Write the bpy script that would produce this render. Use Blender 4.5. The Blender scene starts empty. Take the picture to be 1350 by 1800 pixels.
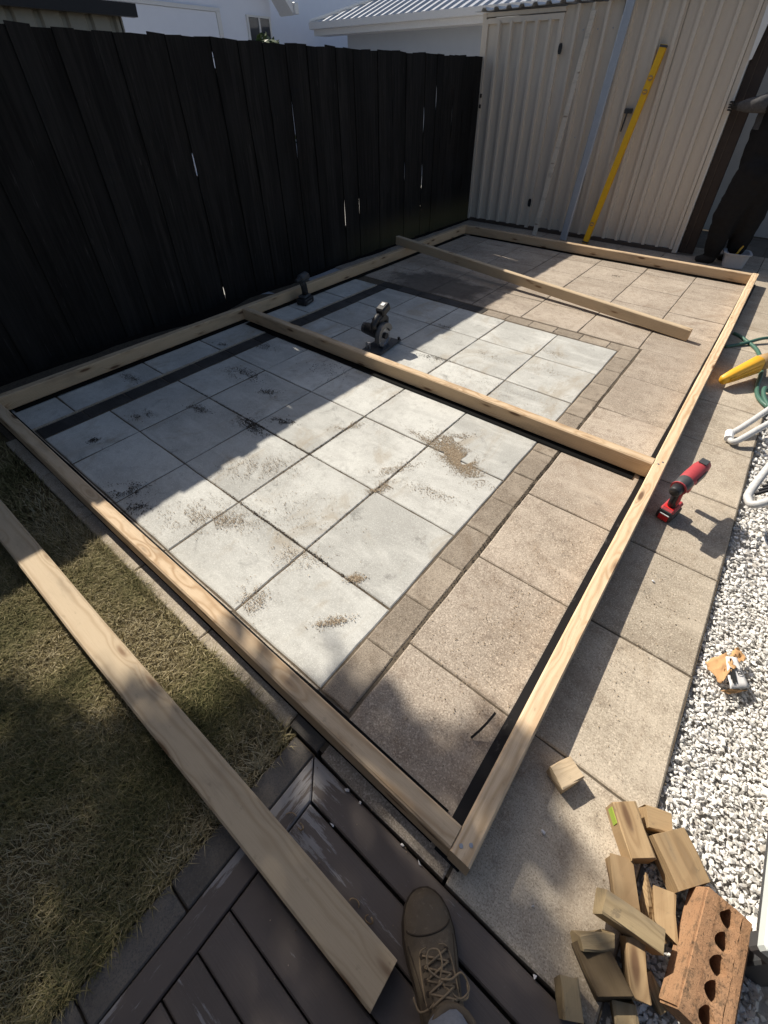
import bpy, bmesh, math, random
import numpy as np
from mathutils import Vector, Matrix, Euler, noise as mnoise
random.seed(7); rng = np.random.default_rng(7)
U = 0.45                      # one paving slab = 0.45 m; layout below is written in slab units
S = bpy.context.scene
C = S.collection

# ------------------------------------------------------------------ camera
cam = bpy.data.cameras.new('camera'); camo = bpy.data.objects.new('camera', cam); C.objects.link(camo)
cam.sensor_fit = 'VERTICAL'; cam.sensor_width = 27.0; cam.sensor_height = 36.0
cam.lens = 794.773 / 1800 * 36.0
cam.shift_x = -9.724 / 1800; cam.shift_y = -101.111 / 1800
cam.clip_start = 0.02; cam.clip_end = 600
camo.location = (1.28935544 * U, -0.62361603 * U, 3.34136522 * U)
camo.rotation_euler = (0.885230, 0.0021388, 0.6708216)
S.camera = camo
# ------------------------------------------------------------------ light
SUN = Vector((1.043, -0.20, -1.0)).normalized()          # travel direction of sunlight
elev = math.asin(-SUN.z); azim = math.atan2(-SUN.x, -SUN.y)
W = bpy.data.worlds.new('World'); S.world = W; W.use_nodes = True
wn = W.node_tree; bg = wn.nodes['Background']
sky = wn.nodes.new('ShaderNodeTexSky'); sky.sky_type = 'NISHITA'; sky.sun_disc = False
sky.sun_elevation = elev; sky.sun_rotation = azim % (2 * math.pi); sky.altitude = 20; sky.dust_density = 2.5; sky.ozone_density = 0.6
wn.links.new(sky.outputs[0], bg.inputs[0]); bg.inputs[1].default_value = 0.057
sl = bpy.data.lights.new('sun', 'SUN'); sl.energy = 3.3; sl.angle = math.radians(0.53); sl.color = (1.0, 0.93, 0.82)
so = bpy.data.objects.new('sun', sl); C.objects.link(so); so.location = (-8, 2, 8)
so.rotation_euler = SUN.to_track_quat('-Z', 'Y').to_euler()
S.view_settings.view_transform = 'Standard'; S.view_settings.look = 'None'
S.view_settings.exposure = 0.93; S.view_settings.gamma = 1.0
S.view_settings.use_curve_mapping = False
S.render.engine = 'CYCLES'
S.cycles.max_bounces = 8; S.cycles.diffuse_bounces = 4

# ------------------------------------------------------------------ node helpers
class NT:
    def __init__(s, name, rough=0.8, spec=0.3, metal=0.0):
        s.m = bpy.data.materials.new(name); s.m.use_nodes = True
        s.t = s.m.node_tree; s.b = s.t.nodes['Principled BSDF']
        s.b.inputs['Roughness'].default_value = rough
        s.b.inputs['Specular IOR Level'].default_value = spec
        s.b.inputs['Metallic'].default_value = metal
    def n(s, typ, **kw):
        x = s.t.nodes.new(typ)
        for k, v in kw.items(): setattr(x, k, v)
        return x
    def put(s, sock, v):
        if isinstance(v, bpy.types.NodeSocket): s.t.links.new(v, sock)
        elif v is not None:
            if isinstance(v, (tuple, list)) and len(v) == 3 and sock.type == 'RGBA': v = (*v, 1)
            sock.default_value = v
    def pos(s): return s.n('ShaderNodeNewGeometry').outputs['Position']
    def obj(s): return s.n('ShaderNodeTexCoord').outputs['Object']
    def rnd(s): return s.n('ShaderNodeObjectInfo').outputs['Random']
    def vm(s, op, a, b=None):
        x = s.n('ShaderNodeVectorMath', operation=op); s.put(x.inputs[0], a)
        if b is not None:
            s.put(x.inputs[3 if op == 'SCALE' else 1], b)
        return x.outputs['Value' if op in ('LENGTH', 'DISTANCE', 'DOT_PRODUCT') else 'Vector']
    def ma(s, op, a, b=None, c=None, clamp=False):
        x = s.n('ShaderNodeMath', operation=op, use_clamp=clamp); s.put(x.inputs[0], a); s.put(x.inputs[1], b)
        if c is not None: s.put(x.inputs[2], c)
        return x.outputs[0]
    def noise(s, vec, scale, detail=4, rough=0.55, dist=0.0, out=0):
        x = s.n('ShaderNodeTexNoise'); s.put(x.inputs['Vector'], vec)
        x.inputs['Scale'].default_value = scale; x.inputs['Detail'].default_value = detail
        x.inputs['Roughness'].default_value = rough; x.inputs['Distortion'].default_value = dist
        return x.outputs[out]
    def voro(s, vec, scale, out='Distance', feature='F1'):
        x = s.n('ShaderNodeTexVoronoi', feature=feature); s.put(x.inputs['Vector'], vec); x.inputs['Scale'].default_value = scale
        return x.outputs[out]
    def ramp(s, f, *stops):
        x = s.n('ShaderNodeValToRGB'); s.put(x.inputs[0], f); cr = x.color_ramp
        while len(cr.elements) < len(stops): cr.elements.new(0.5)
        for e, (p, c) in zip(cr.elements, stops):
            e.position = p; e.color = (*c, 1) if isinstance(c, (tuple, list)) else (c, c, c, 1)
        return x.outputs[0]
    def mapr(s, f, a, b, c=0.0, d=1.0):
        x = s.n('ShaderNodeMapRange', clamp=True, interpolation_type='SMOOTHSTEP'); s.put(x.inputs[0], f)
        for i, v in zip((1, 2, 3, 4), (a, b, c, d)): x.inputs[i].default_value = v
        return x.outputs[0]
    def mix(s, f, a, b, blend='MIX'):
        x = s.n('ShaderNodeMix', data_type='RGBA', blend_type=blend)
        s.put(x.inputs[0], f); s.put(x.inputs[6], a); s.put(x.inputs[7], b); return x.outputs[2]
    def scale(s, vec, v): return s.vm('MULTIPLY', vec, v)
    def bump(s, h, strength=0.3, dist=0.002):
        x = s.n('ShaderNodeBump'); x.inputs['Strength'].default_value = strength; x.inputs['Distance'].default_value = dist
        s.put(x.inputs['Height'], h); s.t.links.new(x.outputs[0], s.b.inputs['Normal'])
    def col(s, c): s.put(s.b.inputs['Base Color'], c); return s
    def tint(s, c, lo=0.9, hi=1.1):
        v = s.mapr(s.rnd(), 0, 1, lo, hi)
        return s.vm('SCALE', c, v)

def plain(name, c, rough=0.5, spec=0.4, metal=0.0, var=0.12, sc=60, bump=0.0):
    t = NT(name, rough, spec, metal)
    n = t.noise(t.obj(), sc, 5)
    t.col(t.mix(n, tuple(x * (1 - var) for x in c), tuple(min(1, x * (1 + var)) for x in c)))
    if bump: t.bump(n, bump, 0.002)
    return t.m

def m_paver(name, lo, hi, speck_dark, speck_amt, stain, fine=420, agg=0.5, damp=False, grime=(0.055, 0.05, 0.045)):
    t = NT(name, 0.88, 0.25); p = t.pos()
    p2 = t.vm('ADD', p, t.vm('SCALE', (3.1, 7.7, 1.3), t.rnd()))
    big = t.noise(p2, 2.6, 6, 0.6)
    c = t.mix(t.mapr(big, 0.32, 0.68), lo, hi)
    c = t.tint(c, 0.88, 1.10)
    mid = t.noise(p2, 22, 5, 0.65)
    c = t.mix(t.mapr(mid, 0.45, 0.75, 0, 0.55), c, stain)
    blot = t.noise(p2, 6.5, 7, 0.7, 0.6)
    c = t.mix(t.mapr(blot, 0.58, 0.72, 0, 0.45), c, grime)
    f1 = t.noise(p, fine * 0.9, 3, 0.7); f2 = t.noise(t.vm('ADD', p, (3, 5, 1)), fine * 0.55, 4, 0.7)
    c = t.mix(t.mapr(f1, 0.60 - speck_amt * 0.5, 0.70 - speck_amt * 0.4, 0, 0.6), c, speck_dark)
    c = t.mix(t.mapr(f2, 0.50, 0.66, 0, min(1.0, agg * 1.3)), c, tuple(min(0.85, x * 1.45) for x in hi))
    wash = t.noise(t.scale(p2, (2.2, 9.0, 1)), 1.0, 6, 0.65, 0.5)
    c = t.mix(t.mapr(wash, 0.50, 0.70, 0, 0.42), c, tuple(min(0.8, x * 1.18) for x in hi))
    c = t.mix(t.mapr(wash, 0.28, 0.46, 0.35, 0), c, stain)
    sm_ = t.noise(t.scale(p2, (3.0, 2.0, 1)), 1.0, 7, 0.68, 1.2)
    c = t.mix(t.mapr(sm_, 0.52, 0.68, 0, 0.55 if lo[0] > 0.39 else 0.28), c, tuple(a * b for a, b in zip(stain, (0.95, 0.82, 0.66))))
    # dark grit gathered in small clumps
    g = t.noise(p2, 11, 8, 0.75); fine_n = t.noise(p, 190, 3)
    gm = t.ma('MULTIPLY', t.mapr(g, 0.60, 0.70), t.mapr(fine_n, 0.42, 0.6))
    c = t.mix(t.ma('MULTIPLY', gm, 0.45), c, grime)
    if damp:
        d = t.vm('DISTANCE', t.vm('MULTIPLY', p, (0.55, 1, 1)), (-3.9 * U * 0.55, 7.75 * U, 0))
        dm = t.mapr(t.ma('ADD', d, t.ma('MULTIPLY', t.noise(p, 5, 5), 0.5)), 0.45, 0.62, 0.75, 0)
        c = t.mix(dm, c, (0.05, 0.042, 0.037))
    t.col(c)
    t.put(t.b.inputs['Roughness'], t.mapr(mid, 0.3, 0.7, 0.8, 0.95))
    t.bump(t.ma('ADD', t.noise(p, 260, 3), t.ma('MULTIPLY', mid, 1.5)), 0.35, 0.0015)
    return t.m

def m_wood(name, light, dark, knot, ring=900, grey=0.0, rough=0.75):
    t = NT(name, rough, 0.25); o = t.obj(); r = t.rnd()
    off = t.vm('SCALE', (13.7, 5.1, 9.3), r)
    q = t.vm('ADD', t.scale(o, (1.0, 1.0, 1.0)), t.scale(off, (1, 0, 0)))
    warp = t.noise(t.scale(q, (2.0, 7, 7)), 1.0, 3, 0.5)
    warp2 = t.noise(t.scale(q, (9.0, 25, 25)), 1.0, 2, 0.5)
    kd = t.voro(t.scale(q, (3.9, 16, 16)), 1.0)
    kn = t.mapr(kd, 0.08, 0.19, 1, 0)
    halo = t.mapr(kd, 0.08, 0.42, 1, 0)
    sx = t.n('ShaderNodeSeparateXYZ'); t.put(sx.inputs[0], q)
    yy = t.ma('ADD', sx.outputs[1], t.ma('ADD', t.ma('MULTIPLY', warp, 0.06), t.ma('ADD', t.ma('MULTIPLY', r, 0.05), -0.045)))
    zz = t.ma('ADD', sx.outputs[2], t.ma('ADD', t.ma('MULTIPLY', warp2, 0.006), 0.03))
    rad = t.ma('SQRT', t.ma('ADD', t.ma('MULTIPLY', yy, yy), t.ma('MULTIPLY', zz, zz)))
    rad = t.ma('ADD', rad, t.ma('MULTIPLY', halo, 0.012))
    rg = t.ma('MULTIPLY_ADD', t.ma('SINE', t.ma('MULTIPLY', rad, ring)), 0.5, 0.5)
    rg = t.ma('POWER', rg, 2.2)
    fib = t.noise(t.scale(q, (14, 420, 420)), 1.0, 3, 0.6)
    c = t.mix(t.ma('MULTIPLY', rg, t.mapr(t.noise(t.scale(q, (1.5, 6, 6)), 1.0, 2), 0.3, 0.7, 0.45, 0.95)), light, dark)
    c = t.mix(t.mapr(fib, 0.42, 0.75, 0, 0.35), c, dark)
    c = t.mix(t.ma('MULTIPLY', halo, 0.45), c, dark)
    c = t.mix(t.ma('MULTIPLY', kn, 0.9), c, knot)
    sm = t.noise(t.scale(q, (3, 12, 12)), 1.0, 6, 0.65)
    c = t.mix(t.mapr(sm, 0.50, 0.75, 0, 0.38 + grey * 1.4), c, (0.17, 0.14, 0.105))
    ds_ = t.noise(t.scale(q, (28, 40, 40)), 1.0, 5, 0.7)
    c = t.mix(t.mapr(ds_, 0.60, 0.72, 0, 0.25 + grey), c, (0.12, 0.095, 0.07))
    t.col(t.tint(c, 0.88, 1.08))
    t.bump(t.ma('ADD', fib, t.ma('MULTIPLY', rg, 0.8)), 0.25, 0.0012)
    return t.m

M = {}
M['light'] = m_paver('light_paver', (0.40, 0.395, 0.365), (0.545, 0.54, 0.50), (0.20, 0.18, 0.15), 0.10, (0.36, 0.35, 0.32), 380, 0.3)
M['dark_paver'] = m_paver('blue_grey_paver', (0.33, 0.335, 0.35), (0.47, 0.475, 0.49), (0.10, 0.10, 0.11), 0.10, (0.17, 0.17, 0.18), 380, 0.2)
M['brown'] = m_paver('brown_paver', (0.335, 0.282, 0.222), (0.455, 0.39, 0.315), (0.12, 0.085, 0.065), 0.24, (0.22, 0.17, 0.13), 300, 0.55, damp=True)
M['brown2'] = m_paver('tan_paver', (0.36, 0.308, 0.237), (0.49, 0.425, 0.335), (0.14, 0.105, 0.08), 0.2, (0.24, 0.19, 0.14), 300, 0.5)
M['bandbrick'] = m_paver('band_brick', (0.265, 0.222, 0.172), (0.36, 0.305, 0.24), (0.08, 0.06, 0.045), 0.25, (0.15, 0.115, 0.085), 300, 0.3)
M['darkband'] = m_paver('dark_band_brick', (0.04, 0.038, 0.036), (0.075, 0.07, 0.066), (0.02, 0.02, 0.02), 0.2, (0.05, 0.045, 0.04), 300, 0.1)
M['edging'] = m_paver('edging_concrete', (0.11, 0.095, 0.078), (0.16, 0.14, 0.118), (0.07, 0.07, 0.07), 0.2, (0.12, 0.115, 0.11), 300, 0.2)
M['bed'] = plain('bedding_sand', (0.115, 0.093, 0.068), 0.95, 0.1, var=0.6, sc=60, bump=0.6)
M['soil'] = plain('soil', (0.055, 0.045, 0.032), 0.95, 0.1, var=0.5, sc=30, bump=0.6)
M['pine'] = m_wood('pine', (0.69, 0.525, 0.345), (0.46, 0.30, 0.165), (0.13, 0.065, 0.035), 950)
M['pine2'] = m_wood('pine_weathered', (0.54, 0.425, 0.285), (0.43, 0.32, 0.20), (0.20, 0.115, 0.06), 700, 0.0)
M['offcut'] = m_wood('offcut_pine', (0.38, 0.265, 0.145), (0.255, 0.165, 0.085), (0.12, 0.065, 0.035), 800, 0.25)
M['offgreen'] = m_wood('treated_pine', (0.34, 0.26, 0.15), (0.235, 0.172, 0.095), (0.08, 0.055, 0.03), 800, 0.3)
M['rotten'] = m_wood('rotten_wood', (0.11, 0.078, 0.042), (0.06, 0.038, 0.02), (0.02, 0.014, 0.01), 600, 0.0)
t = NT('black_plastic', 0.55, 0.25); p = t.pos()
t.col(t.mix(t.mapr(t.noise(t.scale(p, (30, 12, 1)), 1.0, 6, 0.7), 0.58, 0.74, 0, 0.45), (0.006, 0.006, 0.007), (0.17, 0.165, 0.16))); M['dpc'] = t.m
M['batten'] = m_wood('grey_pale_batten', (0.72, 0.65, 0.55), (0.60, 0.52, 0.42), (0.3, 0.24, 0.18), 700, 0.1)
M['dpc_shade'] = plain('shade_black_plastic', (0.006, 0.006, 0.006), 0.75, 0.1)  # membrane colour darkened so it reads as the shadow gap under the rails
# deck: worn dark brown paint over grey wood
t = NT('deck_paint', 0.62, 0.35); o = t.obj(); p = t.pos()
wear = t.noise(t.vm('ADD', t.scale(o, (3.5, 26, 26)), t.vm('SCALE', (9, 4, 2), t.rnd())), 1.0, 8, 0.72)
far = t.n('ShaderNodeSeparateXYZ'); t.put(far.inputs[0], p)
corner = t.vm('DISTANCE', p, (0.30 * U, -0.28 * U, 0))
wm = t.ma('ADD', wear, t.mapr(corner, 0.0, 0.30, 0.16, 0.0))
edge = t.mapr(far.outputs[0], 0.235 * U, 0.42 * U, 0.11, 0.0)
wm = t.mapr(t.ma('ADD', wm, edge), 0.61, 0.66)
base = t.mix(t.noise(p, 9, 5), (0.102, 0.081, 0.068), (0.155, 0.126, 0.108))
base = t.mix(t.mapr(t.noise(p, 70, 6, 0.7), 0.62, 0.72, 0, 0.5), base, (0.2, 0.185, 0.17))
t.col(t.mix(wm, base, t.mix(t.noise(t.scale(o, (8, 300, 300)), 1.0), (0.19, 0.178, 0.17), (0.36, 0.34, 0.33))))
t.bump(t.ma('ADD', t.noise(t.scale(o, (10, 250, 250)), 1), t.ma('MULTIPLY', wm, -0.8)), 0.35, 0.0015); M['deck'] = t.m
# fence: near-black stain, streaked
t = NT('fence_stain', 0.8, 0.2); p = t.pos()
st = t.noise(t.vm('ADD', t.scale(p, (1, 45, 2.2)), t.vm('SCALE', (5, 9, 3), t.rnd())), 1.0, 7, 0.7)
c = t.mix(t.mapr(st, 0.3, 0.7), (0.0055, 0.005, 0.0048), (0.021, 0.0192, 0.0178))
c = t.tint(c, 0.75, 1.3)
scr = t.noise(t.vm('ADD', t.scale(p, (1, 70, 5)), t.vm('SCALE', (3, 2, 8), t.rnd())), 1.0, 4, 0.6)
c = t.mix(t.mapr(scr, 0.64, 0.73, 0, 0.5), c, (0.075, 0.07, 0.066))
pat = t.noise(t.scale(p, (1, 3.5, 1.2)), 1.0, 3, 0.5)
c = t.mix(t.mapr(pat, 0.45, 0.75, 0, 0.5), c, (0.023, 0.022, 0.022))
sp = t.n('ShaderNodeSeparateXYZ'); t.put(sp.inputs[0], p)
low = t.ma('MULTIPLY', t.mapr(t.ma('ADD', sp.outputs[2], t.ma('MULTIPLY', st, 0.25)), 0.15, 0.55, 1, 0), t.mapr(sp.outputs[1], 3.0, 4.6))
c = t.mix(t.ma('MULTIPLY', low, 0.85), c, t.mix(st, (0.05, 0.043, 0.02), (0.14, 0.12, 0.058)))
t.col(c); t.bump(st, 0.3, 0.002); M['fence'] = t.m
# shed cladding: taupe painted steel with faint streaks
t = NT('shed_steel', 0.55, 0.4); p = t.pos()
st = t.noise(t.scale(p, (9, 9, 0.7)), 1.0, 6, 0.6)
c = t.mix(st, (0.61, 0.54, 0.45), (0.71, 0.63, 0.53))
c = t.mix(t.mapr(t.noise(t.scale(p, (30, 30, 4)), 1, 6, 0.7), 0.58, 0.75, 0, 0.3), c, (0.40, 0.35, 0.295))
t.col(c); t.bump(t.noise(p, 14, 3), 0.15, 0.004); M['shed'] = t.m
M['shed_dark'] = plain('shed_dark_paint', (0.10, 0.075, 0.06), 0.7, 0.3, var=0.25, sc=20)  # even dark brown paint for the base channel and door edge
M['door_brown'] = plain('dark_brown_paint', (0.050, 0.036, 0.030), 0.6, 0.3, var=0.3, sc=15)
M['white_trim'] = plain('pale_trim', (0.66, 0.64, 0.60), 0.45, 0.4)
M['grey_wall'] = plain('grey_cement_sheet', (0.48, 0.455, 0.43), 0.85, 0.2, var=0.15, sc=8)
M['white_wall'] = plain('white_render', (0.68, 0.72, 0.82), 0.85, 0.2, var=0.04, sc=5)
M['grey_house'] = plain('grey_render', (0.33, 0.36, 0.41), 0.85, 0.2, var=0.05, sc=5)
M['cream'] = plain('cream_steel', (0.40, 0.36, 0.29), 0.6, 0.3, var=0.15, sc=14)
M['gutter_dark'] = plain('dark_gutter', (0.035, 0.036, 0.042), 0.4, 0.4)
M['gutter_white'] = plain('white_gutter', (0.60, 0.61, 0.63), 0.4, 0.4)
M['roofing'] = plain('zinc_roofing', (0.42, 0.44, 0.47), 0.42, 0.5, 0.3, var=0.15, sc=10)
M['glass'] = plain('dark_glass', (0.03, 0.035, 0.045), 0.08, 0.6)
M['galv'] = plain('galvanised', (0.40, 0.43, 0.48), 0.45, 0.5, 0.3, var=0.12, sc=18)
M['yellow'] = plain('yellow_paint', (0.78, 0.44, 0.012), 0.42, 0.45, var=0.12, sc=30)
M['yellow2'] = plain('amber_plastic', (0.80, 0.42, 0.03), 0.45, 0.45, var=0.15, sc=50, bump=0.15)
M['brownrub'] = plain('tan_rubber', (0.40, 0.26, 0.12), 0.7, 0.3, var=0.2)
M['black'] = plain('black_rubber', (0.022, 0.022, 0.024), 0.5, 0.4, var=0.3)
M['dgrey'] = plain('dark_grey_plastic', (0.06, 0.062, 0.065), 0.5, 0.4, var=0.2)
M['mgrey'] = plain('grey_cast_metal', (0.15, 0.147, 0.143), 0.45, 0.45, 0.3, var=0.15)
M['steel'] = plain('steel', (0.42, 0.42, 0.43), 0.32, 0.5, 0.85, var=0.15)
M['red'] = plain('red_plastic', (0.40, 0.05, 0.058), 0.55, 0.45, var=0.12, sc=80)
M['redlabel'] = plain('bright_red_label', (0.75, 0.03, 0.03), 0.4, 0.4, var=0.05)
M['white'] = plain('white_plastic', (0.75, 0.75, 0.74), 0.45, 0.4, var=0.05)
M['tube'] = plain('chipped_white_enamel', (0.54, 0.535, 0.52), 0.5, 0.4, var=0.3, sc=70, bump=0.25)
M['meshf'] = plain('black_mesh_fabric', (0.03, 0.03, 0.033), 0.8, 0.2, var=0.4, sc=300)
M['hose'] = plain('green_hose', (0.055, 0.135, 0.10), 0.42, 0.45, var=0.2)
M['tub'] = plain('frosted_plastic', (0.42, 0.42, 0.43), 0.55, 0.35, var=0.12, sc=20)
M['slab'] = plain('pale_painted_board', (0.60, 0.64, 0.62), 0.6, 0.3, var=0.06, sc=30)
M['kraft'] = plain('kraft_paper', (0.56, 0.33, 0.16), 0.85, 0.15, var=0.15, sc=40, bump=0.2)
M['label'] = plain('white_paper', (0.72, 0.70, 0.69), 0.8, 0.2, var=0.04)
M['ink'] = plain('black_ink', (0.03, 0.03, 0.03), 0.8, 0.2)
t = NT('tan_nubuck', 0.95, 0.1); p = t.obj()
c = t.mix(t.noise(p, 28, 6, 0.7), (0.095, 0.074, 0.052), (0.185, 0.145, 0.103)); c = t.mix(t.mapr(t.noise(p, 70, 5, 0.7), 0.55, 0.72, 0, 0.5), c, (0.27, 0.22, 0.16))
c = t.mix(t.mapr(t.noise(p, 14, 5), 0.5, 0.7, 0, 0.45), c, (0.085, 0.068, 0.05)); t.col(c); t.bump(t.ma('ADD', t.noise(p, 420, 3), t.noise(p, 60, 4)), 0.4, 0.0015); M['boot'] = t.m
M['sole'] = plain('brown_rubber_sole', (0.06, 0.045, 0.032), 0.8, 0.2)
M['lace'] = plain('tan_lace', (0.26, 0.195, 0.125), 0.9, 0.1, var=0.3, sc=300)
M['jeans'] = plain('grey_blue_cloth', (0.22, 0.235, 0.27), 0.95, 0.1, var=0.25, sc=120, bump=0.4)
M['dark_cloth'] = plain('black_cloth', (0.018, 0.017, 0.017), 0.95, 0.1, var=0.35, sc=25, bump=0.3)
M['grey_cloth'] = plain('charcoal_sleeve', (0.085, 0.083, 0.085), 0.95, 0.1, var=0.5, sc=60, bump=0.4)
M['glove'] = plain('dark_glove', (0.03, 0.028, 0.027), 0.85, 0.2)
M['skin'] = plain('skin', (0.42, 0.26, 0.18), 0.6, 0.3, var=0.08)
M['hair'] = plain('dark_hair', (0.03, 0.022, 0.016), 0.7, 0.3)
M['bark'] = plain('bark', (0.10, 0.08, 0.06), 0.95, 0.1, var=0.5, sc=25, bump=0.8)
# clay brick
t = NT('clay_brick', 0.92, 0.15); o = t.obj()
c = t.mix(t.noise(o, 18, 6, 0.65), (0.32, 0.17, 0.09), (0.44, 0.27, 0.155))
c = t.mix(t.mapr(t.noise(o, 40, 8, 0.78), 0.50, 0.62, 0, 0.7), c, (0.12, 0.085, 0.055))
c = t.mix(t.mapr(t.noise(o, 240, 3), 0.60, 0.68, 0, 0.8), c, (0.07, 0.05, 0.035))
t.col(c); t.bump(t.noise(o, 150, 5, 0.7), 0.7, 0.003); M['clay'] = t.m
def m_attr(name, stops, rough=0.8, spec=0.25, transl=0.0):
    t = NT(name, rough, spec)
    a = t.n('ShaderNodeAttribute'); a.attribute_name = 'rnd'
    c = t.ramp(a.outputs['Fac'], *stops)
    t.col(c)
    if transl: t.b.inputs['Subsurface Weight'].default_value = 0.0
    return t.m
M['grass'] = m_attr('dry_grass', ((0.0, (0.06, 0.062, 0.022)), (0.25, (0.115, 0.112, 0.042)), (0.5, (0.22, 0.19, 0.085)), (0.8, (0.33, 0.27, 0.14)), (1.0, (0.47, 0.40, 0.25))), 0.75)
M['gravel'] = m_attr('white_chip', ((0.0, (0.40, 0.37, 0.33)), (0.25, (0.60, 0.575, 0.53)), (0.7, (0.74, 0.72, 0.68)), (1.0, (0.82, 0.80, 0.77))), 0.8)
M['sand'] = m_attr('sawdust', ((0.0, (0.10, 0.075, 0.05)), (0.35, (0.27, 0.205, 0.135)), (0.75, (0.41, 0.32, 0.22)), (1.0, (0.58, 0.49, 0.37))), 0.95)
M['dirt'] = m_attr('dark_dirt', ((0.0, (0.02, 0.017, 0.013)), (0.7, (0.055, 0.045, 0.035)), (1.0, (0.12, 0.10, 0.08))), 0.95)
M['leaf'] = m_attr('leaf', ((0.0, (0.035, 0.06, 0.018)), (0.6, (0.06, 0.10, 0.03)), (1.0, (0.11, 0.14, 0.05))), 0.5)

# ------------------------------------------------------------------ mesh helpers (coordinates in slab units, scaled by U)
class MB:
    def __init__(s): s.v = []; s.f = []; s.mi = []
    def add(s, vs, fs, mi=0):
        o = len(s.v); s.v += [tuple(v) for v in vs]
        for f in fs: s.f.append(tuple(i + o for i in f)); s.mi.append(mi)
        return s
    def box(s, x0, x1, y0, y1, z0, z1, mi=0, ch=0.0, mtx=None):
        if ch <= 0:
            vs = [(x, y, z) for z in (z0, z1) for y in (y0, y1) for x in (x0, x1)]
            fs = [(0, 2, 3, 1), (4, 5, 7, 6), (0, 1, 5, 4), (2, 6, 7, 3), (0, 4, 6, 2), (1, 3, 7, 5)]
        else:
            cx, cy, cz = (x0 + x1) / 2, (y0 + y1) / 2, (z0 + z1) / 2; hx, hy, hz = (x1 - x0) / 2, (y1 - y0) / 2, (z1 - z0) / 2
            pts = []
            for sx in (-1, 1):
                for sy in (-1, 1):
                    for sz in (-1, 1):
                        for k in range(3):
                            q = [sx * hx, sy * hy, sz * hz]
                            for a in range(3):
                                if a != k: q[a] -= (sx, sy, sz)[a] * ch
                            pts.append((cx + q[0], cy + q[1], cz + q[2]))
            b = bmesh.new(); bv = [b.verts.new(p) for p in pts]
            bmesh.ops.convex_hull(b, input=bv); bmesh.ops.dissolve_limit(b, angle_limit=0.02, verts=b.verts, edges=b.edges)
            b.verts.index_update(); vs = [tuple(v.co) for v in b.verts]; fs = [tuple(v.index for v in f.verts) for f in b.faces]; b.free()
        if mtx is not None: vs = [tuple(mtx @ Vector(v)) for v in vs]
        return s.add(vs, fs, mi)
    def hull(s, pts, mi=0):
        b = bmesh.new(); bv = [b.verts.new(p) for p in pts]; bmesh.ops.convex_hull(b, input=bv)
        for v in [v for v in b.verts if not v.link_faces]: b.verts.remove(v)
        b.verts.index_update()
        s.add([tuple(v.co) for v in b.verts], [tuple(v.index for v in f.verts) for f in b.faces], mi); b.free(); return s
    def tube(s, pts, r, n=8, mi=0, cap=True, squash=1.0):
        pts = [Vector(p) for p in pts]; rs = r if isinstance(r, (list, tuple)) else [r] * len(pts)
        vs = []; fs = []; up = None
        for i, p in enumerate(pts):
            d = (pts[min(i + 1, len(pts) - 1)] - pts[max(i - 1, 0)]).normalized()
            if up is None: up = Vector((0, 0, 1)) if abs(d.z) < 0.9 else Vector((0, 1, 0))
            a = d.cross(up).normalized(); b = a.cross(d).normalized(); up = b
            for k in range(n):
                th = 2 * math.pi * k / n
                vs.append(tuple(p + a * math.cos(th) * rs[i] + b * math.sin(th) * rs[i] * squash))
        for i in range(len(pts) - 1):
            for k in range(n): fs.append((i * n + k, i * n + (k + 1) % n, (i + 1) * n + (k + 1) % n, (i + 1) * n + k))
        if cap: fs.append(tuple(range(n - 1, -1, -1))); fs.append(tuple(range((len(pts) - 1) * n, len(pts) * n)))
        return s.add(vs, fs, mi)
    def prism(s, poly, axis, a, b, mi=0, mtx=None):
        """extrude a 2-D polygon along an axis; poly in the two other axes (cyclic order)."""
        def mk(u, v, w): return {'x': (w, u, v), 'y': (u, w, v), 'z': (u, v, w)}[axis]
        n = len(poly); vs = [mk(u, v, a) for u, v in poly] + [mk(u, v, b) for u, v in poly]
        fs = [tuple(range(n)), tuple(range(2 * n - 1, n - 1, -1))] + [(i, i + n, (i + 1) % n + n, (i + 1) % n) for i in range(n)]
        if mtx is not None: vs = [tuple(mtx @ Vector(v)) for v in vs]
        return s.add(vs, fs, mi)
    def loft(s, rings, mi=0, cap=True):
        n = len(rings[0]); vs = [p for r in rings for p in r]; fs = []
        for i in range(len(rings) - 1):
            for k in range(n): fs.append((i * n + k, i * n + (k + 1) % n, (i + 1) * n + (k + 1) % n, (i + 1) * n + k))
        if cap: fs.append(tuple(range(n - 1, -1, -1))); fs.append(tuple(range((len(rings) - 1) * n, len(rings) * n)))
        return s.add(vs, fs, mi)
    def mesh(s, name, mats, org=(0, 0, 0), smooth=False, fixn=True):
        me = bpy.data.meshes.new(name); o = Vector(org)
        me.from_pydata([tuple((Vector(v) - o) * U) for v in s.v], [], s.f)
        for m in (mats if isinstance(mats, (list, tuple)) else [mats]): me.materials.append(m)
        me.polygons.foreach_set('material_index', s.mi)
        if fixn:
            b = bmesh.new(); b.from_mesh(me); bmesh.ops.recalc_face_normals(b, faces=b.faces); b.to_mesh(me); b.free()
        if smooth: me.polygons.foreach_set('use_smooth', [True] * len(me.polygons))
        me.update(); return me
    def build(s, name, mats, parent=None, org=None, smooth=False):
        """org: origin of this object in slab units (world). A child gets its place relative to its parent's origin."""
        po = Vector(parent['_o']) if parent is not None else Vector((0, 0, 0))
        if org is None: org = po
        return link(name, s.mesh(name, mats, org, smooth), org, parent)
def link(name, data, org, parent=None):
    o = bpy.data.objects.new(name, data); C.objects.link(o)
    o['_o'] = tuple(org)
    if parent is not None:
        o.parent = parent; o.location = (Vector(org) - Vector(parent['_o'])) * U
    else: o.location = Vector(org) * U
    return o
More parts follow.
